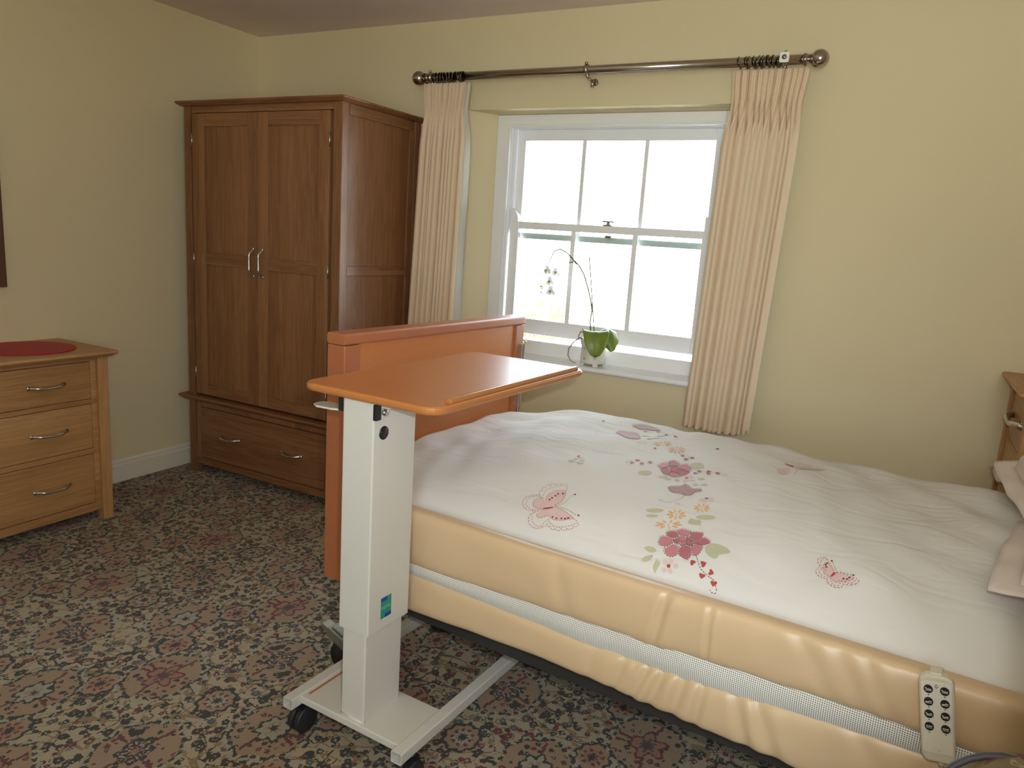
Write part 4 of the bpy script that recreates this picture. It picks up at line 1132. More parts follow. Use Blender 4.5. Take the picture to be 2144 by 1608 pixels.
    ('F', 'leaf', (2117, 420, 2108, 403, 2077, 389, 2044, 383, 2026, 389, 2035, 407, 2065, 424, 2099, 428)),
    ('F', 'leaf', (2066, 366, 2062, 350, 2042, 337, 2019, 331, 2006, 338, 2010, 355, 2029, 372, 2052, 376)),
    ('F', 'rosedark', (1664, 977, 1681, 1007, 1724, 965, 1729, 924, 1692, 904)),
    ('D', 'stitchdark', (1661, 979, 1679, 1012, 1726, 966, 1731, 922, 1691, 899, 1661, 979)),
    ('F', 'rose', (1638, 854, 1634, 924, 1663, 968, 1686, 897, 1674, 837)),
    ('D', 'stitchdark', (1637, 850, 1632, 926, 1663, 974, 1688, 897, 1676, 832, 1637, 850)),
    ('F', 'rosedark', (1672, 810, 1688, 877, 1729, 823, 1729, 771, 1711, 764)),
    ('D', 'stitchdark', (1669, 811, 1686, 883, 1731, 824, 1731, 768, 1712, 760, 1669, 811)),
    ('F', 'rose', (1734, 766, 1733, 822, 1762, 827, 1792, 801, 1769, 763)),
    ('D', 'stitchdark', (1732, 763, 1731, 824, 1763, 829, 1795, 802, 1770, 760, 1732, 763)),
    ('F', 'rosedark', (1765, 831, 1750, 897, 1816, 874, 1811, 841, 1793, 809)),
    ('D', 'stitchdark', (1763, 829, 1747, 901, 1819, 875, 1814, 840, 1793, 806, 1763, 829)),
    ('F', 'rose', (1749, 903, 1738, 952, 1766, 977, 1811, 919, 1815, 879)),
    ('D', 'stitchdark', (1747, 901, 1734, 954, 1765, 982, 1814, 918, 1819, 875, 1747, 901)),
    ('F', 'rosedark', (1695, 897, 1732, 918, 1751, 884, 1759, 837, 1731, 828)),
    ('D', 'stitchdark', (1691, 899, 1731, 922, 1753, 885, 1761, 834, 1731, 824, 1691, 899)),
    ('F', 'red', (1498, 814, 1499, 820, 1506, 822, 1512, 812, 1508, 800, 1501, 792, 1499, 788, 1497, 792, 1489, 802, 1484, 814, 1488, 824, 1495, 820)),
    ('F', 'red', (1498, 892, 1498, 901, 1505, 905, 1512, 890, 1511, 872, 1506, 858, 1505, 852, 1502, 858, 1493, 872, 1485, 890, 1487, 905, 1495, 901)),
    ('F', 'red', (1549, 834, 1550, 841, 1557, 845, 1563, 833, 1559, 819, 1553, 809, 1552, 804, 1550, 809, 1542, 819, 1536, 833, 1539, 845, 1547, 841)),
    ('F', 'red', (1571, 908, 1572, 916, 1579, 918, 1585, 905, 1583, 889, 1577, 876, 1576, 869, 1574, 876, 1565, 890, 1557, 908, 1560, 921, 1568, 916)),
    ('F', 'red', (1852, 883, 1855, 887, 1861, 889, 1865, 882, 1860, 873, 1852, 867, 1850, 864, 1849, 867, 1843, 875, 1840, 883, 1845, 890, 1851, 887)),
    ('F', 'red', (1863, 921, 1865, 925, 1872, 928, 1875, 920, 1870, 910, 1863, 903, 1861, 900, 1860, 903, 1854, 911, 1850, 920, 1855, 928, 1862, 925)),
    ('F', 'red', (1907, 953, 1908, 958, 1915, 962, 1919, 953, 1914, 940, 1908, 930, 1906, 926, 1905, 930, 1898, 939, 1894, 950, 1899, 960, 1905, 958)),
    ('F', 'red', (1914, 917, 1916, 922, 1923, 925, 1927, 916, 1922, 905, 1915, 897, 1913, 893, 1912, 897, 1906, 906, 1902, 917, 1907, 925, 1913, 922)),
    ('F', 'red', (1954, 964, 1955, 970, 1961, 975, 1966, 964, 1962, 949, 1956, 937, 1954, 932, 1953, 937, 1946, 948, 1942, 961, 1946, 972, 1952, 970)),
    ('F', 'red', (1673, 1179, 1674, 1187, 1681, 1190, 1688, 1172, 1686, 1152, 1681, 1136, 1680, 1128, 1677, 1137, 1666, 1158, 1658, 1180, 1661, 1195, 1670, 1188)),
    ('F', 'red', (1724, 1087, 1724, 1096, 1731, 1099, 1738, 1082, 1735, 1064, 1729, 1052, 1728, 1046, 1726, 1052, 1717, 1068, 1709, 1089, 1712, 1104, 1720, 1097)),
    ('F', 'red', (1740, 1153, 1741, 1161, 1748, 1162, 1755, 1146, 1752, 1128, 1746, 1114, 1745, 1106, 1743, 1115, 1733, 1134, 1725, 1156, 1729, 1170, 1737, 1162)),
    ('D', 'stitchdark', (1628, 866, 1595, 863, 1548, 865, 1496, 877, 1475, 833, 1469, 786, 1492, 776)),
    ('D', 'stitchdark', (1781, 948, 1824, 910, 1863, 904, 1894, 918, 1934, 951, 1970, 973, 2002, 968, 1989, 935)),
    ('D', 'stitchdark', (1613, 1251, 1660, 1221, 1698, 1189, 1737, 1097, 1747, 1023, 1717, 1033)),
    ('F', 'leaf', (1653, 734, 1650, 711, 1629, 690, 1602, 683, 1585, 693, 1588, 715, 1609, 736, 1636, 745)),
    ('F', 'leaf', (1854, 1024, 1857, 977, 1838, 945, 1809, 941, 1789, 963, 1787, 1003, 1804, 1044, 1831, 1054)),
    ('F', 'leaf', (1743, 745, 1740, 730, 1726, 714, 1709, 705, 1699, 707, 1703, 720, 1717, 736, 1734, 747)),
    ('F', 'leaf', (1769, 729, 1768, 717, 1759, 704, 1747, 699, 1739, 703, 1741, 714, 1750, 727, 1762, 734)),
    ('F', 'leaf', (1810, 747, 1810, 732, 1804, 719, 1793, 716, 1786, 724, 1785, 739, 1792, 752, 1802, 755)),
    ('F', 'leaf', (1924, 830, 1921, 819, 1909, 811, 1895, 810, 1886, 816, 1889, 826, 1901, 835, 1915, 837)),
    ('F', 'leaf', (1919, 736, 1919, 721, 1912, 712, 1901, 712, 1892, 724, 1891, 739, 1899, 749, 1910, 748)),
    ('F', 'leaf', (1968, 746, 1965, 737, 1953, 731, 1939, 731, 1931, 737, 1933, 747, 1946, 753, 1960, 753)),
    ('F', 'dusty', (1798, 598, 1804, 624, 1845, 654, 1857, 700, 1881, 689, 1913, 658, 1948, 676, 1965, 644, 1939, 621, 1937, 571, 1911, 547, 1880, 558, 1850, 547, 1822, 566)),
    ('D', 'stitchdark', (1798, 598, 1804, 624, 1845, 654, 1857, 700, 1881, 689, 1913, 658, 1948, 676, 1965, 644, 1939, 621, 1937, 571, 1911, 547, 1880, 558, 1850, 547, 1822, 566, 1798, 598)),
    ('D', 'stitchdark', (1816, 592, 1859, 596, 1910, 551)),
    ('D', 'stitchdark', (1860, 691, 1886, 627, 1928, 604)),
    ('D', 'stitchdark', (1913, 544, 1909, 499, 1895, 464, 1873, 437, 1843, 427, 1815, 438, 1828, 449)),
    ('D', 'stitchdark', (1832, 741, 1859, 703)),
    ('F', 'palepink', (2011, 552, 2010, 545, 2001, 538, 1992, 536, 1986, 540, 1987, 548, 1995, 555, 2005, 557)),
    ('F', 'palepink', (2058, 587, 2056, 579, 2048, 574, 2037, 574, 2031, 579, 2033, 586, 2042, 592, 2052, 592)),
    ('F', 'palepink', (2031, 543, 2029, 535, 2021, 530, 2011, 528, 2005, 532, 2007, 540, 2015, 546, 2025, 547)),
    ('F', 'palepink', (2061, 559, 2059, 552, 2050, 547, 2040, 546, 2035, 551, 2036, 558, 2045, 563, 2055, 564)),
    ('F', 'palepink', (1925, 448, 1924, 440, 1916, 433, 1906, 430, 1901, 433, 1902, 441, 1910, 448, 1919, 451)),
    ('F', 'palepink', (1877, 797, 1876, 787, 1868, 779, 1857, 777, 1850, 783, 1851, 794, 1859, 802, 1870, 804)),
    ('F', 'palepink', (1849, 777, 1848, 765, 1841, 755, 1831, 752, 1824, 758, 1824, 769, 1832, 780, 1842, 783)),
    ('F', 'palepink', (1857, 835, 1855, 826, 1847, 817, 1836, 815, 1830, 821, 1831, 831, 1839, 840, 1850, 841)),
    ('F', 'red', (2030, 570, 2029, 563, 2022, 558, 2014, 558, 2009, 562, 2010, 569, 2017, 574, 2025, 575)),
    ('F', 'red', (1838, 803, 1839, 795, 1834, 788, 1828, 787, 1823, 793, 1822, 802, 1827, 808, 1834, 809)),
    ('F', 'maroon', (1499, 1189, 1499, 1181, 1495, 1174, 1488, 1173, 1484, 1177, 1484, 1185, 1488, 1191, 1494, 1193)),
    ('F', 'maroon', (1805, 1480, 1806, 1468, 1800, 1457, 1793, 1453, 1787, 1460, 1787, 1473, 1792, 1484, 1800, 1487)),
    ('F', 'orange', (1505, 1324, 1518, 1328, 1530, 1344, 1537, 1364, 1524, 1361, 1512, 1345)),
    ('F', 'orange', (1504, 1309, 1515, 1301, 1526, 1302, 1533, 1311, 1522, 1319, 1510, 1318)),
    ('F', 'orange', (1497, 1293, 1499, 1280, 1504, 1267, 1509, 1258, 1508, 1270, 1503, 1284)),
    ('F', 'orange', (1487, 1285, 1481, 1276, 1476, 1256, 1476, 1236, 1483, 1243, 1488, 1263)),
    ('F', 'orange', (1480, 1288, 1467, 1282, 1455, 1267, 1448, 1249, 1461, 1252, 1474, 1267)),
    ('F', 'orange', (1477, 1300, 1464, 1303, 1450, 1299, 1442, 1288, 1456, 1282, 1470, 1287)),
    ('F', 'orange', (1482, 1316, 1474, 1330, 1464, 1339, 1459, 1337, 1467, 1322, 1477, 1314)),
    ('F', 'orange', (1491, 1329, 1494, 1339, 1493, 1360, 1488, 1381, 1485, 1371, 1487, 1350)),
    ('F', 'orange', (1500, 1333, 1509, 1343, 1517, 1367, 1519, 1392, 1510, 1382, 1502, 1358)),
    ('F', 'red', (1495, 1312, 1495, 1309, 1493, 1304, 1490, 1302, 1489, 1303, 1489, 1307, 1490, 1311, 1493, 1314)),
    ('F', 'orange', (1613, 1284, 1628, 1273, 1642, 1273, 1650, 1284, 1635, 1296, 1621, 1296)),
    ('F', 'orange', (1610, 1267, 1620, 1245, 1632, 1229, 1639, 1229, 1629, 1252, 1617, 1267)),
    ('F', 'orange', (1602, 1255, 1600, 1242, 1604, 1216, 1612, 1189, 1613, 1204, 1609, 1231)),
    ('F', 'orange', (1592, 1256, 1583, 1248, 1577, 1223, 1578, 1193, 1587, 1200, 1592, 1226)),
    ('F', 'orange', (1585, 1268, 1572, 1269, 1560, 1255, 1555, 1233, 1568, 1232, 1580, 1246)),
    ('F', 'orange', (1584, 1286, 1572, 1299, 1559, 1303, 1552, 1293, 1565, 1280, 1577, 1277)),
    ('F', 'orange', (1590, 1301, 1587, 1318, 1580, 1336, 1573, 1345, 1576, 1329, 1583, 1311)),
    ('F', 'orange', (1600, 1306, 1607, 1314, 1610, 1335, 1608, 1359, 1601, 1352, 1598, 1331)),
    ('F', 'orange', (1610, 1299, 1622, 1300, 1634, 1314, 1639, 1333, 1626, 1334, 1614, 1321)),
    ('F', 'red', (1601, 1284, 1601, 1280, 1600, 1276, 1597, 1275, 1595, 1277, 1595, 1282, 1596, 1286, 1599, 1287)),
    ('F', 'orange', (1395, 1240, 1404, 1239, 1413, 1242, 1418, 1249, 1409, 1251, 1400, 1248)),
    ('F', 'orange', (1392, 1230, 1397, 1222, 1402, 1217, 1406, 1216, 1401, 1224, 1395, 1230)),
    ('F', 'orange', (1382, 1226, 1378, 1223, 1375, 1213, 1375, 1201, 1380, 1205, 1382, 1215)),
    ('F', 'orange', (1376, 1232, 1368, 1234, 1359, 1229, 1355, 1220, 1363, 1220, 1372, 1224)),
    ('F', 'orange', (1379, 1243, 1374, 1252, 1368, 1259, 1364, 1259, 1369, 1250, 1376, 1243)),
    ('F', 'orange', (1389, 1247, 1393, 1250, 1396, 1260, 1396, 1271, 1392, 1268, 1389, 1259)),
    ('F', 'red', (1388, 1238, 1388, 1236, 1386, 1235, 1385, 1234, 1383, 1235, 1383, 1237, 1385, 1239, 1386, 1239)),
    ('F', 'red', (1215, 705, 1218, 693, 1216, 683, 1209, 682, 1202, 689, 1199, 701, 1201, 711, 1208, 713)),
    ('F', 'leaf', (1232, 612, 1232, 599, 1221, 587, 1205, 584, 1195, 591, 1195, 603, 1206, 615, 1221, 618)),
    ('F', 'leaf', (1286, 615, 1286, 602, 1276, 589, 1261, 585, 1251, 590, 1251, 603, 1262, 616, 1276, 621)),
    ('F', 'palepink', (1225, 657, 1228, 644, 1224, 635, 1215, 634, 1207, 641, 1205, 654, 1209, 663, 1217, 665)),
    ('F', 'palepink', (1240, 703, 1244, 687, 1241, 674, 1233, 672, 1225, 680, 1221, 695, 1224, 709, 1231, 712)),
    ('F', 'palepink', (1263, 667, 1266, 653, 1262, 642, 1254, 640, 1246, 647, 1243, 661, 1247, 672, 1255, 675)),
    ('F', 'dusty', (1167, 1575, 1177, 1620, 1218, 1691, 1294, 1684, 1347, 1645, 1316, 1617, 1259, 1612, 1234, 1570, 1198, 1573)),
    ('D', 'stitchdark', (1167, 1575, 1177, 1620, 1218, 1691, 1294, 1684, 1347, 1645, 1316, 1617, 1259, 1612, 1234, 1570, 1198, 1573, 1167, 1575)),
    ('F', 'dusty', (1156, 1332, 1154, 1401, 1206, 1418, 1255, 1451, 1324, 1354, 1320, 1304, 1281, 1264, 1244, 1272, 1209, 1295)),
    ('D', 'stitchdark', (1156, 1332, 1154, 1401, 1206, 1418, 1255, 1451, 1324, 1354, 1320, 1304, 1281, 1264, 1244, 1272, 1209, 1295, 1156, 1332)),
    ('D', 'stitchdark', (1229, 1270, 1226, 1203, 1182, 1167, 1134, 1157, 1080, 1182, 1081, 1214)),
    ('D', 'stitchdark', (1314, 1644, 1396, 1581, 1467, 1567, 1514, 1537, 1509, 1495)),
    ('F', 'red', (1351, 1598, 1352, 1604, 1360, 1605, 1365, 1593, 1361, 1581, 1355, 1572, 1353, 1567, 1351, 1573, 1342, 1587, 1336, 1601, 1341, 1610, 1349, 1605)),
    ('F', 'red', (1425, 1554, 1426, 1561, 1432, 1566, 1437, 1555, 1435, 1538, 1430, 1524, 1429, 1518, 1427, 1524, 1419, 1535, 1413, 1550, 1416, 1563, 1423, 1560)),
    ('F', 'red', (1483, 1572, 1485, 1578, 1491, 1581, 1496, 1569, 1493, 1556, 1487, 1544, 1486, 1538, 1484, 1544, 1477, 1555, 1471, 1569, 1475, 1581, 1481, 1578)),
    ('F', 'red', (1275, 1565, 1276, 1571, 1282, 1575, 1287, 1566, 1283, 1553, 1278, 1542, 1276, 1537, 1275, 1541, 1268, 1549, 1263, 1560, 1266, 1571, 1273, 1570)),
    ('F', 'leaf', (1341, 1441, 1341, 1426, 1331, 1416, 1317, 1414, 1308, 1422, 1308, 1438, 1317, 1451, 1331, 1452)),
    ('F', 'leaf', (1395, 1374, 1398, 1353, 1389, 1340, 1374, 1342, 1362, 1359, 1359, 1381, 1368, 1394, 1383, 1390)),
    ('F', 'leaf', (1425, 1421, 1427, 1396, 1418, 1376, 1402, 1374, 1388, 1392, 1385, 1418, 1395, 1436, 1412, 1437)),
    ('F', 'leaf', (1426, 1512, 1428, 1488, 1420, 1466, 1405, 1460, 1392, 1474, 1390, 1497, 1400, 1517, 1415, 1523)),
    ('F', 'maroon', (989, 1514, 990, 1503, 988, 1492, 982, 1487, 977, 1490, 975, 1500, 978, 1512, 984, 1518)),
    ('S', 'seam', (196, 1182, 606, 937, 923, 849, 1174, 881, 1410, 919)),
]
EMK = ['pink', 'crimson', 'stitch', 'stitchdark', 'green', 'maroon', 'rose', 'rosedark', 'leaf', 'palepink', 'red', 'orange', 'dusty', 'seam']
mb.smooth = True
def lift(p, h): return Vector((p[0], p[1], duvet_z(p[0], p[1]) + h - DZ))
def dens(pts, st=.006):
    out = []
    for k in range(len(pts) - 1):
        p0, p1, p2, p3 = pts[max(k - 1, 0)], pts[k], pts[k + 1], pts[min(k + 2, len(pts) - 1)]
        n = max(2, int(math.dist(p1, p2) / st))
        for i in range(n):
            f = i / n
            out.append(tuple(.5 * (2 * b + (c - a) * f + (2 * a - 5 * b + 4 * c - d) * f * f + (3 * b - a - 3 * c + d) * f ** 3) for a, b, c, d in zip(p0, p1, p2, p3)))
    return out + [pts[-1]]
lvl = {'leaf': .0014, 'palepink': .0013, 'pink': .0014, 'dusty': .0015, 'rose': .0017, 'rosedark': .0017}
for kind, nm, data in EMB:
    pts = [(a / 2000, b / 2000) for a, b in zip(data[0::2], data[1::2])]
    mb.cur = 1 + EMK.index(nm)
    if kind == 'F':
        big = len(pts) > 6 or nm == 'pink'
        loop = dens(pts + [pts[0]], .009)[:-1] if big and nm not in ('red', 'maroon') else pts
        cx = sum(p[0] for p in loop) / len(loop); cy = sum(p[1] for p in loop) / len(loop)
        h = lvl.get(nm, .0021)
        mid = [((p[0] + cx) / 2, (p[1] + cy) / 2) for p in loop]; n = len(loop)
        mb.add([lift(p, h) for p in loop] + [lift(p, h) for p in mid] + [lift((cx, cy), h)],
               [(i, (i + 1) % n, n + (i + 1) % n, n + i) for i in range(n)] + [(n + i, n + (i + 1) % n, 2 * n) for i in range(n)])
    else:
        pth = dens(pts, .0008) if kind == 'D' else dens(pts, .01)
        acc = 0; seg = [pth[0]]; on = True
        LN, GP, WD = (.0034, .0026, .00075) if kind == 'D' else (9, 0, .0008)
        def emit(sg):
            if len(sg) < 2: return
            vs = []
            for i, p in enumerate(sg):
                a, b = sg[max(i - 1, 0)], sg[min(i + 1, len(sg) - 1)]
                d = math.dist(a, b) or 1; nx, ny = -(b[1] - a[1]) / d * WD, (b[0] - a[0]) / d * WD
                hh = .0027 if kind == 'D' else .0012
                vs += [lift((p[0] + nx, p[1] + ny), hh), lift((p[0] - nx, p[1] - ny), hh)]
            mb.add(vs, [(2 * i, 2 * i + 1, 2 * i + 3, 2 * i + 2) for i in range(len(sg) - 1)])
        for a, b in zip(pth, pth[1:]):
            acc += math.dist(a, b)
            if on: seg.append(b)
            if acc > (LN if on else GP):
                if on: emit(seg)
                on = not on; seg = [b]; acc = 0
        if on: emit(seg)
build('cover', mb, ['duvet'] + ['e_' + k for k in EMK], dv, local=True, fix=False)

# ------------------------------------------------------------------ pillows at the head end
def pillow(label, u, w, z, L_, W_, T_, yaw, roll, pit):
    p = thing('pillow', label, 'pillow', BM @ Vector((u, w, z)), BRZ, 'pillows at the bed head')
    p.rotation_euler = (roll, pit, BRZ + yaw)
    def fn(i, j, sgn):
        a, b = i * 2 - 1, j * 2 - 1
        ed = (1 - a ** 6) * (1 - b ** 6)
        pinch = 1 - .07 * (a * a * b * b)
        th = T_ * max(0, ed) ** .45 * (1 - .25 * (a * a + b * b) / 2)
        x, y = a * L_ * (1 - .06 * (1 - abs(b)) * abs(a)) * pinch, b * W_ * (1 - .06 * (1 - abs(a)) * abs(b)) * pinch
        return Vector((x, y, sgn * th + .006 * mnoise.noise(Vector((x * 8, y * 8, u * 5)))))
    m = MB(); m.grid(lambda i, j: fn(i, j, 1), 30, 30); m.grid(lambda i, j: fn(i, j, -1), 30, 30)
    build('case', m, 'pillow', p, local=True)
    fl = MB()                                        # the flat oxford border of the case
    def flange(i, j):
        a = 2 * PI * i
        ca, sa = math.cos(a), math.sin(a)
        k = 1 / max(abs(ca), abs(sa)) ** .93
        x, y = ca * k, sa * k
        q = .95 + .17 * j
        return Vector((x * (L_ * .95 + .05 * j), y * (W_ * .93 + .05 * j), .005 * math.sin(a * 9) * j))
    fl.grid(flange, 96, 3)
    o = build('flange', fl, 'pillow', p, local=True, fix=False)
    s = o.modifiers.new('solid', 'SOLIDIFY'); s.thickness = .004
    return p
pillow('pale pink white pillow at the bed head, nearer the tall chest', 1.922, .765, .862, .235, .25, .085, .11, 0, -.20)
pillow('pale pink white pillow at the bed head, nearer the bumper', 1.918, .318, .800, .235, .225, .075, -.13, 0, -.15)

# ------------------------------------------------------------------ bed handset hooked on the bumper
hs = thing('bed_handset', 'beige bed control handset with eight dark buttons hooked on the bumper', 'remote control', BM @ Vector((1.592, -.068, .482)), BRZ)
hs.rotation_euler = (-.03, -.178, BRZ); hs.scale = (.82, .9, .87)
HL = dict(parent=hs, local=True)
body = [(-.033, .014), (-.029, .006), (-.022, 0), (.022, 0), (.029, .006), (.033, .014)] + [(.0345, .10), (.0345, .172), (.031, .181), (.022, .187), (.010, .190), (-.010, .190), (-.022, .187), (-.031, .181), (-.0345, .172), (-.0345, .10)]
build('body', MB().prism(body, -.027, -.002, 'y'), 'handset', bev=.006, seg=4, **HL)
build('face_plate', MB().prism(rrect(-.0295, .0295, .022, .176, .006), -.0282, -.026, 'y'), 'handplate', bev=.0006, **HL)
build('hook', MB().box(-.012, .012, -.022, .014, .188, .193).box(-.012, .012, .011, .015, .168, .193), 'handset', bev=.002, **HL)
mk = MB(); yy = -.02835
def tri(m, x, z, r, d): m.add([(x - r, yy, z - d * r * .6), (x + r, yy, z - d * r * .6), (x, yy, z + d * r * .7)], [(0, 1, 2)])
for k, z in enumerate((.160, .133, .106, .079)): tri(mk, -.0155, z - .0125, .0021, 1); tri(mk, .0160, z - .0125, .0021, -1)
for (a, b) in (((-.0035, .1655), (.0035, .1655)), ((.0035, .1655), (0, .1715)), ((0, .1715), (-.0035, .1655))):
    d = Vector((b[0] - a[0], 0, b[1] - a[1])).normalized() * .0005; nn = Vector((-d.z, 0, d.x))
    A_, B_ = Vector((a[0], yy, a[1])), Vector((b[0], yy, b[1])); mk.add([A_ + nn, B_ + nn, B_ - nn, A_ - nn], [(0, 1, 2, 3)])
mk.prism([(.0011 * math.cos(t), .1628 + .0011 * math.sin(t)) for t in [2 * PI * i / 10 for i in range(10)]], yy, yy - .0001, 'y')
mk.prism([(.002 + .0008 * math.cos(t), .028 + .0008 * math.sin(t)) for t in [2 * PI * i / 8 for i in range(8)]], yy, yy - .0001, 'y')
build('printed_marks', mk, 'navyink', **HL)
ICON = [[(-.0062, .0028), (-.003, .0002), (.0062, -.0004)], [(-.0062, -.0008), (-.001, -.0008), (.0022, .0014), (.0062, -.0002)], [(-.0062, .0026), (-.0025, -.0008), (.0015, -.0006), (.0035, .0012), (.0062, -.0004)], [(-.0062, .0008), (.0062, .0008)]]
for k, z in enumerate((.160, .133, .106, .079)):
    for x in (-.0155, .0160):
        b = MB(); b.prism([(x + .0090 * math.cos(t), z + .0090 * math.sin(t)) for t in [2 * PI * i / 28 for i in range(28)]], -.0296, -.0278, 'y')
        b.cur = 1
        ic = ICON[k]
        for w_, dz in ((.0011, .0), (.0007, -.0028)):
            path = ic if dz == 0 else [(-.0058, 0), (.0058, 0)]
            for a, c in zip(path, path[1:]):
                A_, B_ = Vector((x + a[0], -.02975, z + a[1] + dz)), Vector((x + c[0], -.02975, z + c[1] + dz))
                d = (B_ - A_).normalized(); nn = Vector((-d.z, 0, d.x)) * w_
                b.add([A_ + nn, B_ + nn, B_ - nn, A_ - nn], [(0, 1, 2, 3)])
        build('button', b, ['navyink', 'creamink'], **HL)
cdm = MB(); cdm.tube([(.004, -.014, .002), (.006, -.014, -.012)], [.008, .0055], 12); cdm.tube([(.006, -.014, -.01), (.009, -.016, -.06), (.012, -.010, -.13), (.010, .03, -.19), (.0, .10, -.20)], .0042, 10)
build('cord', cdm, 'handset', **HL)

# ------------------------------------------------------------------ overbed table
PHI = 1.5246
tb = thing('overbed_table', 'overbed table with an orange beech top on a cream steel column, by the footboard', 'table', (2.3483, -1.9446, 0), PHI - PI / 2)
TL = dict(parent=tb, local=True)
TZ = .9895
tp = MB(); tp.prism(rrect(-.170, .251, .015, .79, .045, 8), TZ - .020, TZ)
build('table_top', tp, 'beech_y', bev=.007, seg=4, **TL)
et = MB(); rr_ = rrect(-.1712, .2522, .0138, .7912, .046, 8); ri = rrect(-.168, .249, .017, .788, .043, 8); n_ = len(rr_)
zs = [TZ - .0155, TZ - .0045]
et.add([(x, y, zs[0]) for x, y in rr_] + [(x, y, zs[1]) for x, y in rr_] + [(x, y, zs[0]) for x, y in ri] + [(x, y, zs[1]) for x, y in ri],
       [(i, (i + 1) % n_, n_ + (i + 1) % n_, n_ + i) for i in range(n_)] + [(2 * n_ + i, 2 * n_ + (i + 1) % n_, (i + 1) % n_, i) for i in range(n_)] + [(n_ + i, n_ + (i + 1) % n_, 3 * n_ + (i + 1) % n_, 3 * n_ + i) for i in range(n_)])
build('edge_band', et, 'edge', bev=.003, seg=2, **TL)
build('retaining_lip', MB().prism([(.223, TZ - .001), (.243, TZ - .001), (.243, TZ + .006), (.239, TZ + .011), (.231, TZ + .011), (.225, TZ + .004)], .085, .745, 'y'), 'edge', bev=.002, **TL)
bk = MB(); bk.box(-.05, .20, .06, .17, TZ - .030, TZ - .020); bk.box(.0, .16, .10, .74, TZ - .032, TZ - .0205)
build('support_bracket', bk, 'painted', bev=.002, **TL)
ct = MB(); ct.box(.0575, .061, .050, .15, .925, .962); ct.box(.058, .09, .05, .15, .955, .962)
pb = build('pivot_bracket', ct, 'painted', bev=.001, **TL)
build('pivot_bolt', MB().tube([(.061, .066, .941), (.069, .066, .941)], .0095, 6), 'chrome', pb, local=True)
build('bracket_cap', MB().box(.0555, .0665, .0325, .0515, .925, .964), 'black', pb, local=True, bev=.002)
build('lever_mount', MB().prism([(-.048 + .020 * math.cos(t), .055 + .020 * math.sin(t)) for t in [2 * PI * i / 20 for i in range(20)]], .930, .968), 'black', **TL)
lv = [(-.040, .045), (-.040, .075), (-.072, .078), (-.088, .086), (-.135, .088), (-.150, .078), (-.155, .060), (-.149, .044), (-.130, .034), (-.085, .038), (-.070, .045)]
build('release_lever', MB().prism(lv, .926, .931), 'painted', bev=.001, **TL)
col = build('outer_column', MB().prism(rrect(-.0415, .0565, .0355, .1975, .004, 3), .363, .969), 'painted', **TL)
build('plug', MB().tube([(.0562, .073, .888), (.0575, .073, .888)], .017, 24), 'black', col, local=True)
st_ = MB()
sx = .0568
def sq(m, y0, y1, z0, z1, dx=0): m.add([(sx + dx, y0, z0), (sx + dx, y1, z0), (sx + dx, y1, z1), (sx + dx, y0, z1)], [(0, 1, 2, 3)])
sq(st_, .083, .124, .391, .449)
st_.cur = 1; sq(st_, .083, .108, .438, .449, .0003); sq(st_, .099, .124, .391, .402, .0003)
so_ = build('maker_sticker', st_, ['stick_green', 'stick_blue'], col, local=True, fix=False)
fc = bpy.data.curves.new('sticker_text', 'FONT'); fc.body = 'SIDHIL'; fc.size = .0125; fc.align_x = 'CENTER'; fc.align_y = 'CENTER'
fo = bpy.data.objects.new('sticker_text', fc); COL.objects.link(fo)
bpy.context.view_layer.update()
tm = bpy.data.meshes.new_from_object(fo.evaluated_get(bpy.context.evaluated_depsgraph_get()))
bpy.data.objects.remove(fo)
tx = MB(); RX_ = Matrix.Translation((sx + .0005, .1035, .420)) @ Matrix(((0, 0, 1, 0), (1, 0, 0, 0), (0, 1, 0, 0), (0, 0, 0, 1)))
tx.add([RX_ @ v.co for v in tm.vertices], [tuple(p.vertices) for p in tm.polygons])
build('lettering', tx, 'stick_white', so_, local=True, fix=False)
build('inner_column', MB().prism(rrect(-.0345, .0435, .0438, .1886, .004, 3), .108, .60), 'painted', **TL)
wf = MB(); wf.tube([(-.0345, .0435, .1115), (.0435, .0435, .1115)], .004, 8); wf.lathe([(0, -.005), (.005, 0), (0, .005)], 8, Matrix.Translation((.0435, .0440, .113)))
build('weld', wf, 'painted', **TL)
pl = build('base_plate', MB().box(-.172, .172, .031, .209, .090, .1108), 'painted', bev=.003, **TL)
build('notice_label', MB().add([(-.163, .052, .1112), (-.155, .052, .1112), (-.155, .205, .1112), (-.163, .205, .1112)], [(0, 1, 2, 3)]), 'stick_red', pl, local=True, fix=False)
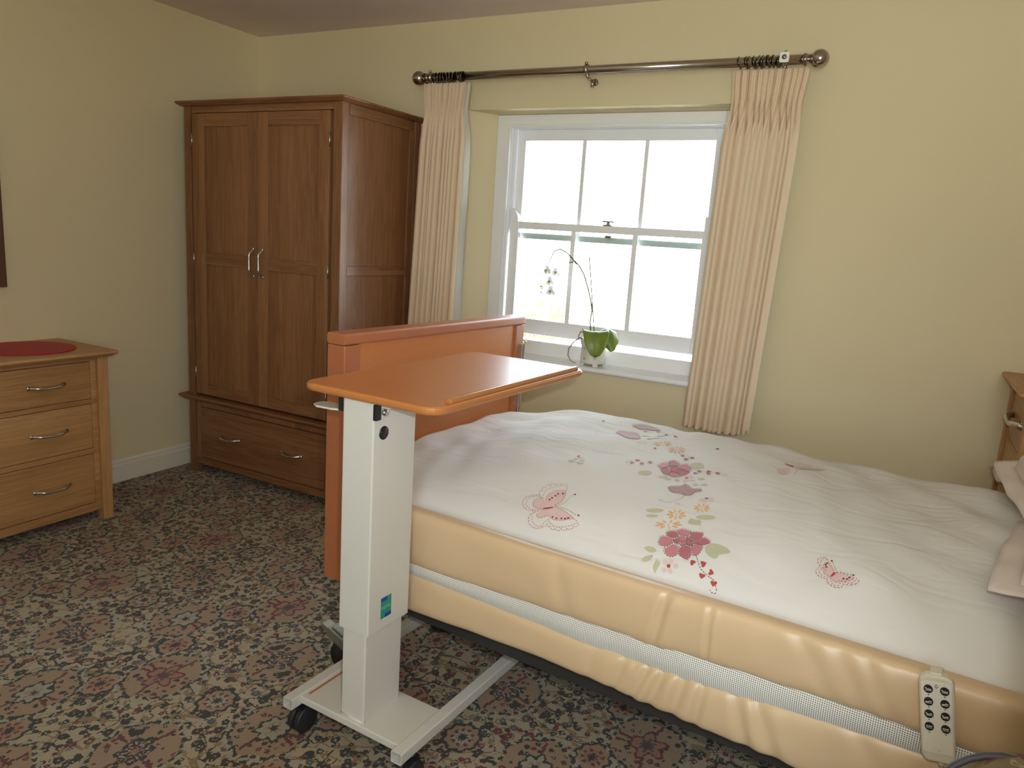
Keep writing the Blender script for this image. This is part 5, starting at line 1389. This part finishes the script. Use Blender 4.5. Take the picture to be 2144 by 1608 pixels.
for x0, sg in ((-.2033, 1), (.1698, -1)):
    # hollow square tube, open at the near end
    a, b, z0, z1, t = x0, x0 + .0335, .0835, .115, .0022
    r = MB(); y0, y1 = 0.0 if sg > 0 else .004, .76
    o4 = rrect(a, b, z0, z1, .0035, 3); i4 = rrect(a + t, b - t, z0 + t, z1 - t, .0025, 3); n = len(o4)
    r.add([(x, y0, z) for x, z in o4] + [(x, y1, z) for x, z in o4] + [(x, y0, z) for x, z in i4] + [(x, y1, z) for x, z in i4],
          [(i, (i + 1) % n, n + (i + 1) % n, n + i) for i in range(n)] + [(2 * n + i, 3 * n + i, 3 * n + (i + 1) % n, 2 * n + (i + 1) % n) for i in range(n)] + [(i, 2 * n + i, 2 * n + (i + 1) % n, (i + 1) % n) for i in range(n)] + [(n + i, n + (i + 1) % n, 3 * n + (i + 1) % n, 3 * n + i) for i in range(n)])
    build('base_rail', r, 'painted', **TL)
    for y in (.045, .70):
        cx_ = (a + b) / 2 + (.010 if y < .1 else 0)
        w = MB()
        for dx in (-.021, .004): w.tube([(cx_ + dx, y, .037), (cx_ + dx + .017, y, .037)], .037, 24)
        cw = build('castor', w, 'rubber', bev=.003, **TL)
        build('castor_fork', MB().box(cx_ - .014, cx_ + .014, y - .02, y + .026, .045, .078).tube([(cx_, y + .012, .074), (cx_, y + .012, .086)], .010, 12), 'black', cw, local=True)

# ------------------------------------------------------------------ wing armchair in the near right corner
ac = thing('armchair', 'olive brocade armchair, only its rounded arm showing in front of the bumper', 'armchair', (3.95, -2.45, 0), -.10)
AM = wmat(ac).inverted()
AL = dict(parent=ac, local=True)
def lp_(p): return AM @ Vector(p)
tip = lp_((3.668, -2.10, .69)); bk0 = lp_((3.585, -2.76, 1.2))
ax0 = tip.x - .02; yF = tip.y + .035
arm_z = .715
for side in (0, 1):
    x0 = bk0.x if side == 0 else bk0.x + .60
    m = MB(); x0 = x0 if side else tip.x - .004
    def armf(i, j, x0=x0):
        y = -.16 + (yF + .16) * i
        a = 2 * PI * j
        rx, rz = .092, .070
        e = math.sqrt(max(0.0, 1 - max(0, (i - .86) / .14) ** 2)) if i > .86 else 1
        return Vector((x0 + .068 + rx * math.cos(a) * e, y, arm_z - .062 + rz * math.sin(a) * e))
    m.grid(armf, 40, 28, closed_v=True)
    build('arm', m, 'brocade', **AL)
    pn = MB(); pn.prism(rrect((tip.x - .01 if side == 0 else x0 + .02), x0 + .14, -.20, yF - .04, .03), .12, arm_z - .05)
    build('arm_panel', pn, 'brocade', bev=.01, **AL)
    pp = MB(); pp.tube([(x0 - .024 + .068 + .09 * math.cos(t), yF - .062 - .03 * math.cos(t) ** 2, arm_z - .07 + .069 * math.sin(t)) for t in [PI * (1.05 - 1.1 * i / 14) for i in range(15)]], .005, 8)
    build('piping', pp, 'piping', **AL)
bx0, bx1 = bk0.x - .006, bk0.x + .735
by0 = -.36
bpoly = [(bx0 + .16, .25), (bx1, .25), (bx1, 1.10)] + arc(bx1 - .12, 1.12, .12, 0, PI / 2, 6) + [((bx0 + bx1) / 2, 1.265)] + arc(bx0 + .07, 1.175, .07, PI / 2, PI, 6) + [(bx0 + .004, 1.135), (bx0 + .05, 1.085), (bx0 + .15, 1.03)]
build('back', MB().prism(bpoly, by0, by0 + .13, 'y'), 'brocade', bev=.015, seg=3, **AL)
build('seat_cushion', MB().prism(rrect(bx0 + .13, bx1 - .13, by0 + .10, yF - .02, .04), .30, .45), 'brocade', bev=.03, seg=4, **AL)
build('seat_frame', MB().box(bx0 + .03, bx1 - .03, by0, yF - .04, .12, .30), 'brocade', bev=.01, **AL)
for x in (bx0 + .05, bx1 - .10):
    for y in (by0 + .03, yF - .11):
        lgm = MB(); lgm.add([(x + .008, y + .008, 0), (x + .042, y + .008, 0), (x + .042, y + .042, 0), (x + .008, y + .042, 0), (x, y, .125), (x + .05, y, .125), (x + .05, y + .05, .125), (x, y + .05, .125)], [(0, 3, 2, 1), (4, 5, 6, 7), (0, 1, 5, 4), (1, 2, 6, 5), (2, 3, 7, 6), (3, 0, 4, 7)])
        build('leg', lgm, 'mirrorwood', bev=.003, **AL)

# ------------------------------------------------------------------ garden seen through the panes
tag(build('garden_ground', MB().box(-.5, 1.3, 2.5, 3.8, -.40, -.35), 'lawn', fix=False), kind='structure')
def shrub(name, label, c, r, n, mat, sz, seed):
    rnd = random.Random(seed)
    o = thing(name, label, 'bush', (c[0], c[1], -.35))
    m = MB()
    for _ in range(n):
        a, b, q = rnd.uniform(0, 2 * PI), math.acos(rnd.uniform(-1, 1)), rnd.random() ** .4
        p = Vector((c[0] + r[0] * q * math.sin(b) * math.cos(a), c[1] + r[1] * q * math.sin(b) * math.sin(a), c[2] + r[2] * q * math.cos(b)))
        R = Matrix.Translation(p) @ Matrix.Rotation(rnd.uniform(0, 6.3), 4, 'Z') @ Matrix.Rotation(rnd.uniform(-1.2, 1.2), 4, 'X')
        k = sz * rnd.uniform(.6, 1.3)
        m.add([R @ Vector(v) for v in ((0, -k, 0), (k * .5, -k * .1, .1 * k), (0, k, .25 * k), (-k * .5, -k * .1, .1 * k))], [(0, 1, 2, 3)])
    build('foliage', m, mat, o, fix=False)
    s = MB()
    for k in range(4): s.tube([(c[0] + .05 * k - .08, c[1], -.35), (c[0] + .1 * k - .15, c[1], c[2])], .015, 6)
    build('stem', s, 'soil', o)
shrub('garden_bush', 'yellow green bush in the garden outside the lower left pane', (.40, 3.1, .50), (.36, .30, .36), 650, 'bush', .030, 3)

# ------------------------------------------------------------------ light: overcast sky through the window and two added unseen ones, and the camera's own flash
wld = bpy.data.worlds.new('overcast_sky'); scene.world = wld; wld.use_nodes = True
V.nt = wld.node_tree
bg = wld.node_tree.nodes['Background']
gx, gy, gz = xyz(texco('Generated'))                 # bright sky above the horizon, sunlit pale ground below it
lowr = gz.smooth(.02, -.10)
link(cmix(lowr, (.88, .95, 1.08), (1.0, 1.0, .92)), bg.inputs[0])
link(lowr * (GROUND - WORLD) + WORLD, bg.inputs[1])
pl_ = bpy.data.lights.new('window_portal', 'AREA'); pl_.shape = 'RECTANGLE'; pl_.size = 1.06; pl_.size_y = 1.08; pl_.cycles.is_portal = True
po = bpy.data.objects.new('window_portal', pl_); COL.objects.link(po); po.location = (2.13, .255, 1.385); po.rotation_euler = (-PI / 2, 0, 0)
pl2 = pl_.copy(); pl2.size = .79; pl2.size_y = 1.74
po2 = bpy.data.objects.new('window_portal', pl2); COL.objects.link(po2); po2.location = (3.895, BY - .2, 1.47); po2.rotation_euler = (PI / 2, 0, 0)
pl3 = pl_.copy(); pl3.size = 1.05; pl3.size_y = .8
po3 = bpy.data.objects.new('window_portal', pl3); COL.objects.link(po3); po3.location = (RX + .2, (VY0 + VY1) / 2, (VZ0 + VZ1) / 2); po3.rotation_euler = (0, PI / 2, 0)
fl_ = bpy.data.lights.new('camera_flash', 'SPOT'); fl_.energy = FLASH; fl_.shadow_soft_size = .016; fl_.spot_size = math.radians(SPOT); fl_.spot_blend = 1.0; fl_.color = (1.0, .965, .90)
fo_ = bpy.data.objects.new('camera_flash', fl_); COL.objects.link(fo_)
fm = cam.matrix_world.copy(); fm.translation = CAM + rt * FLX + up * .07 + fwd * .02
fo_.matrix_world = fm

vs_ = scene.view_settings
scene.display_settings.display_device = 'sRGB'
vs_.view_transform = 'Standard'; vs_.look = 'None'; vs_.gamma = 1; vs_.exposure = EXPO
try: vs_.use_curve_mapping = False
except Exception: pass
scene.cycles.max_bounces = 10; scene.cycles.diffuse_bounces = 6; scene.cycles.transparent_max_bounces = 16
scene.cycles.use_denoising = True
scene.cycles.sample_clamp_indirect = 6
scene.cycles.caustics_reflective = False; scene.cycles.caustics_refractive = False
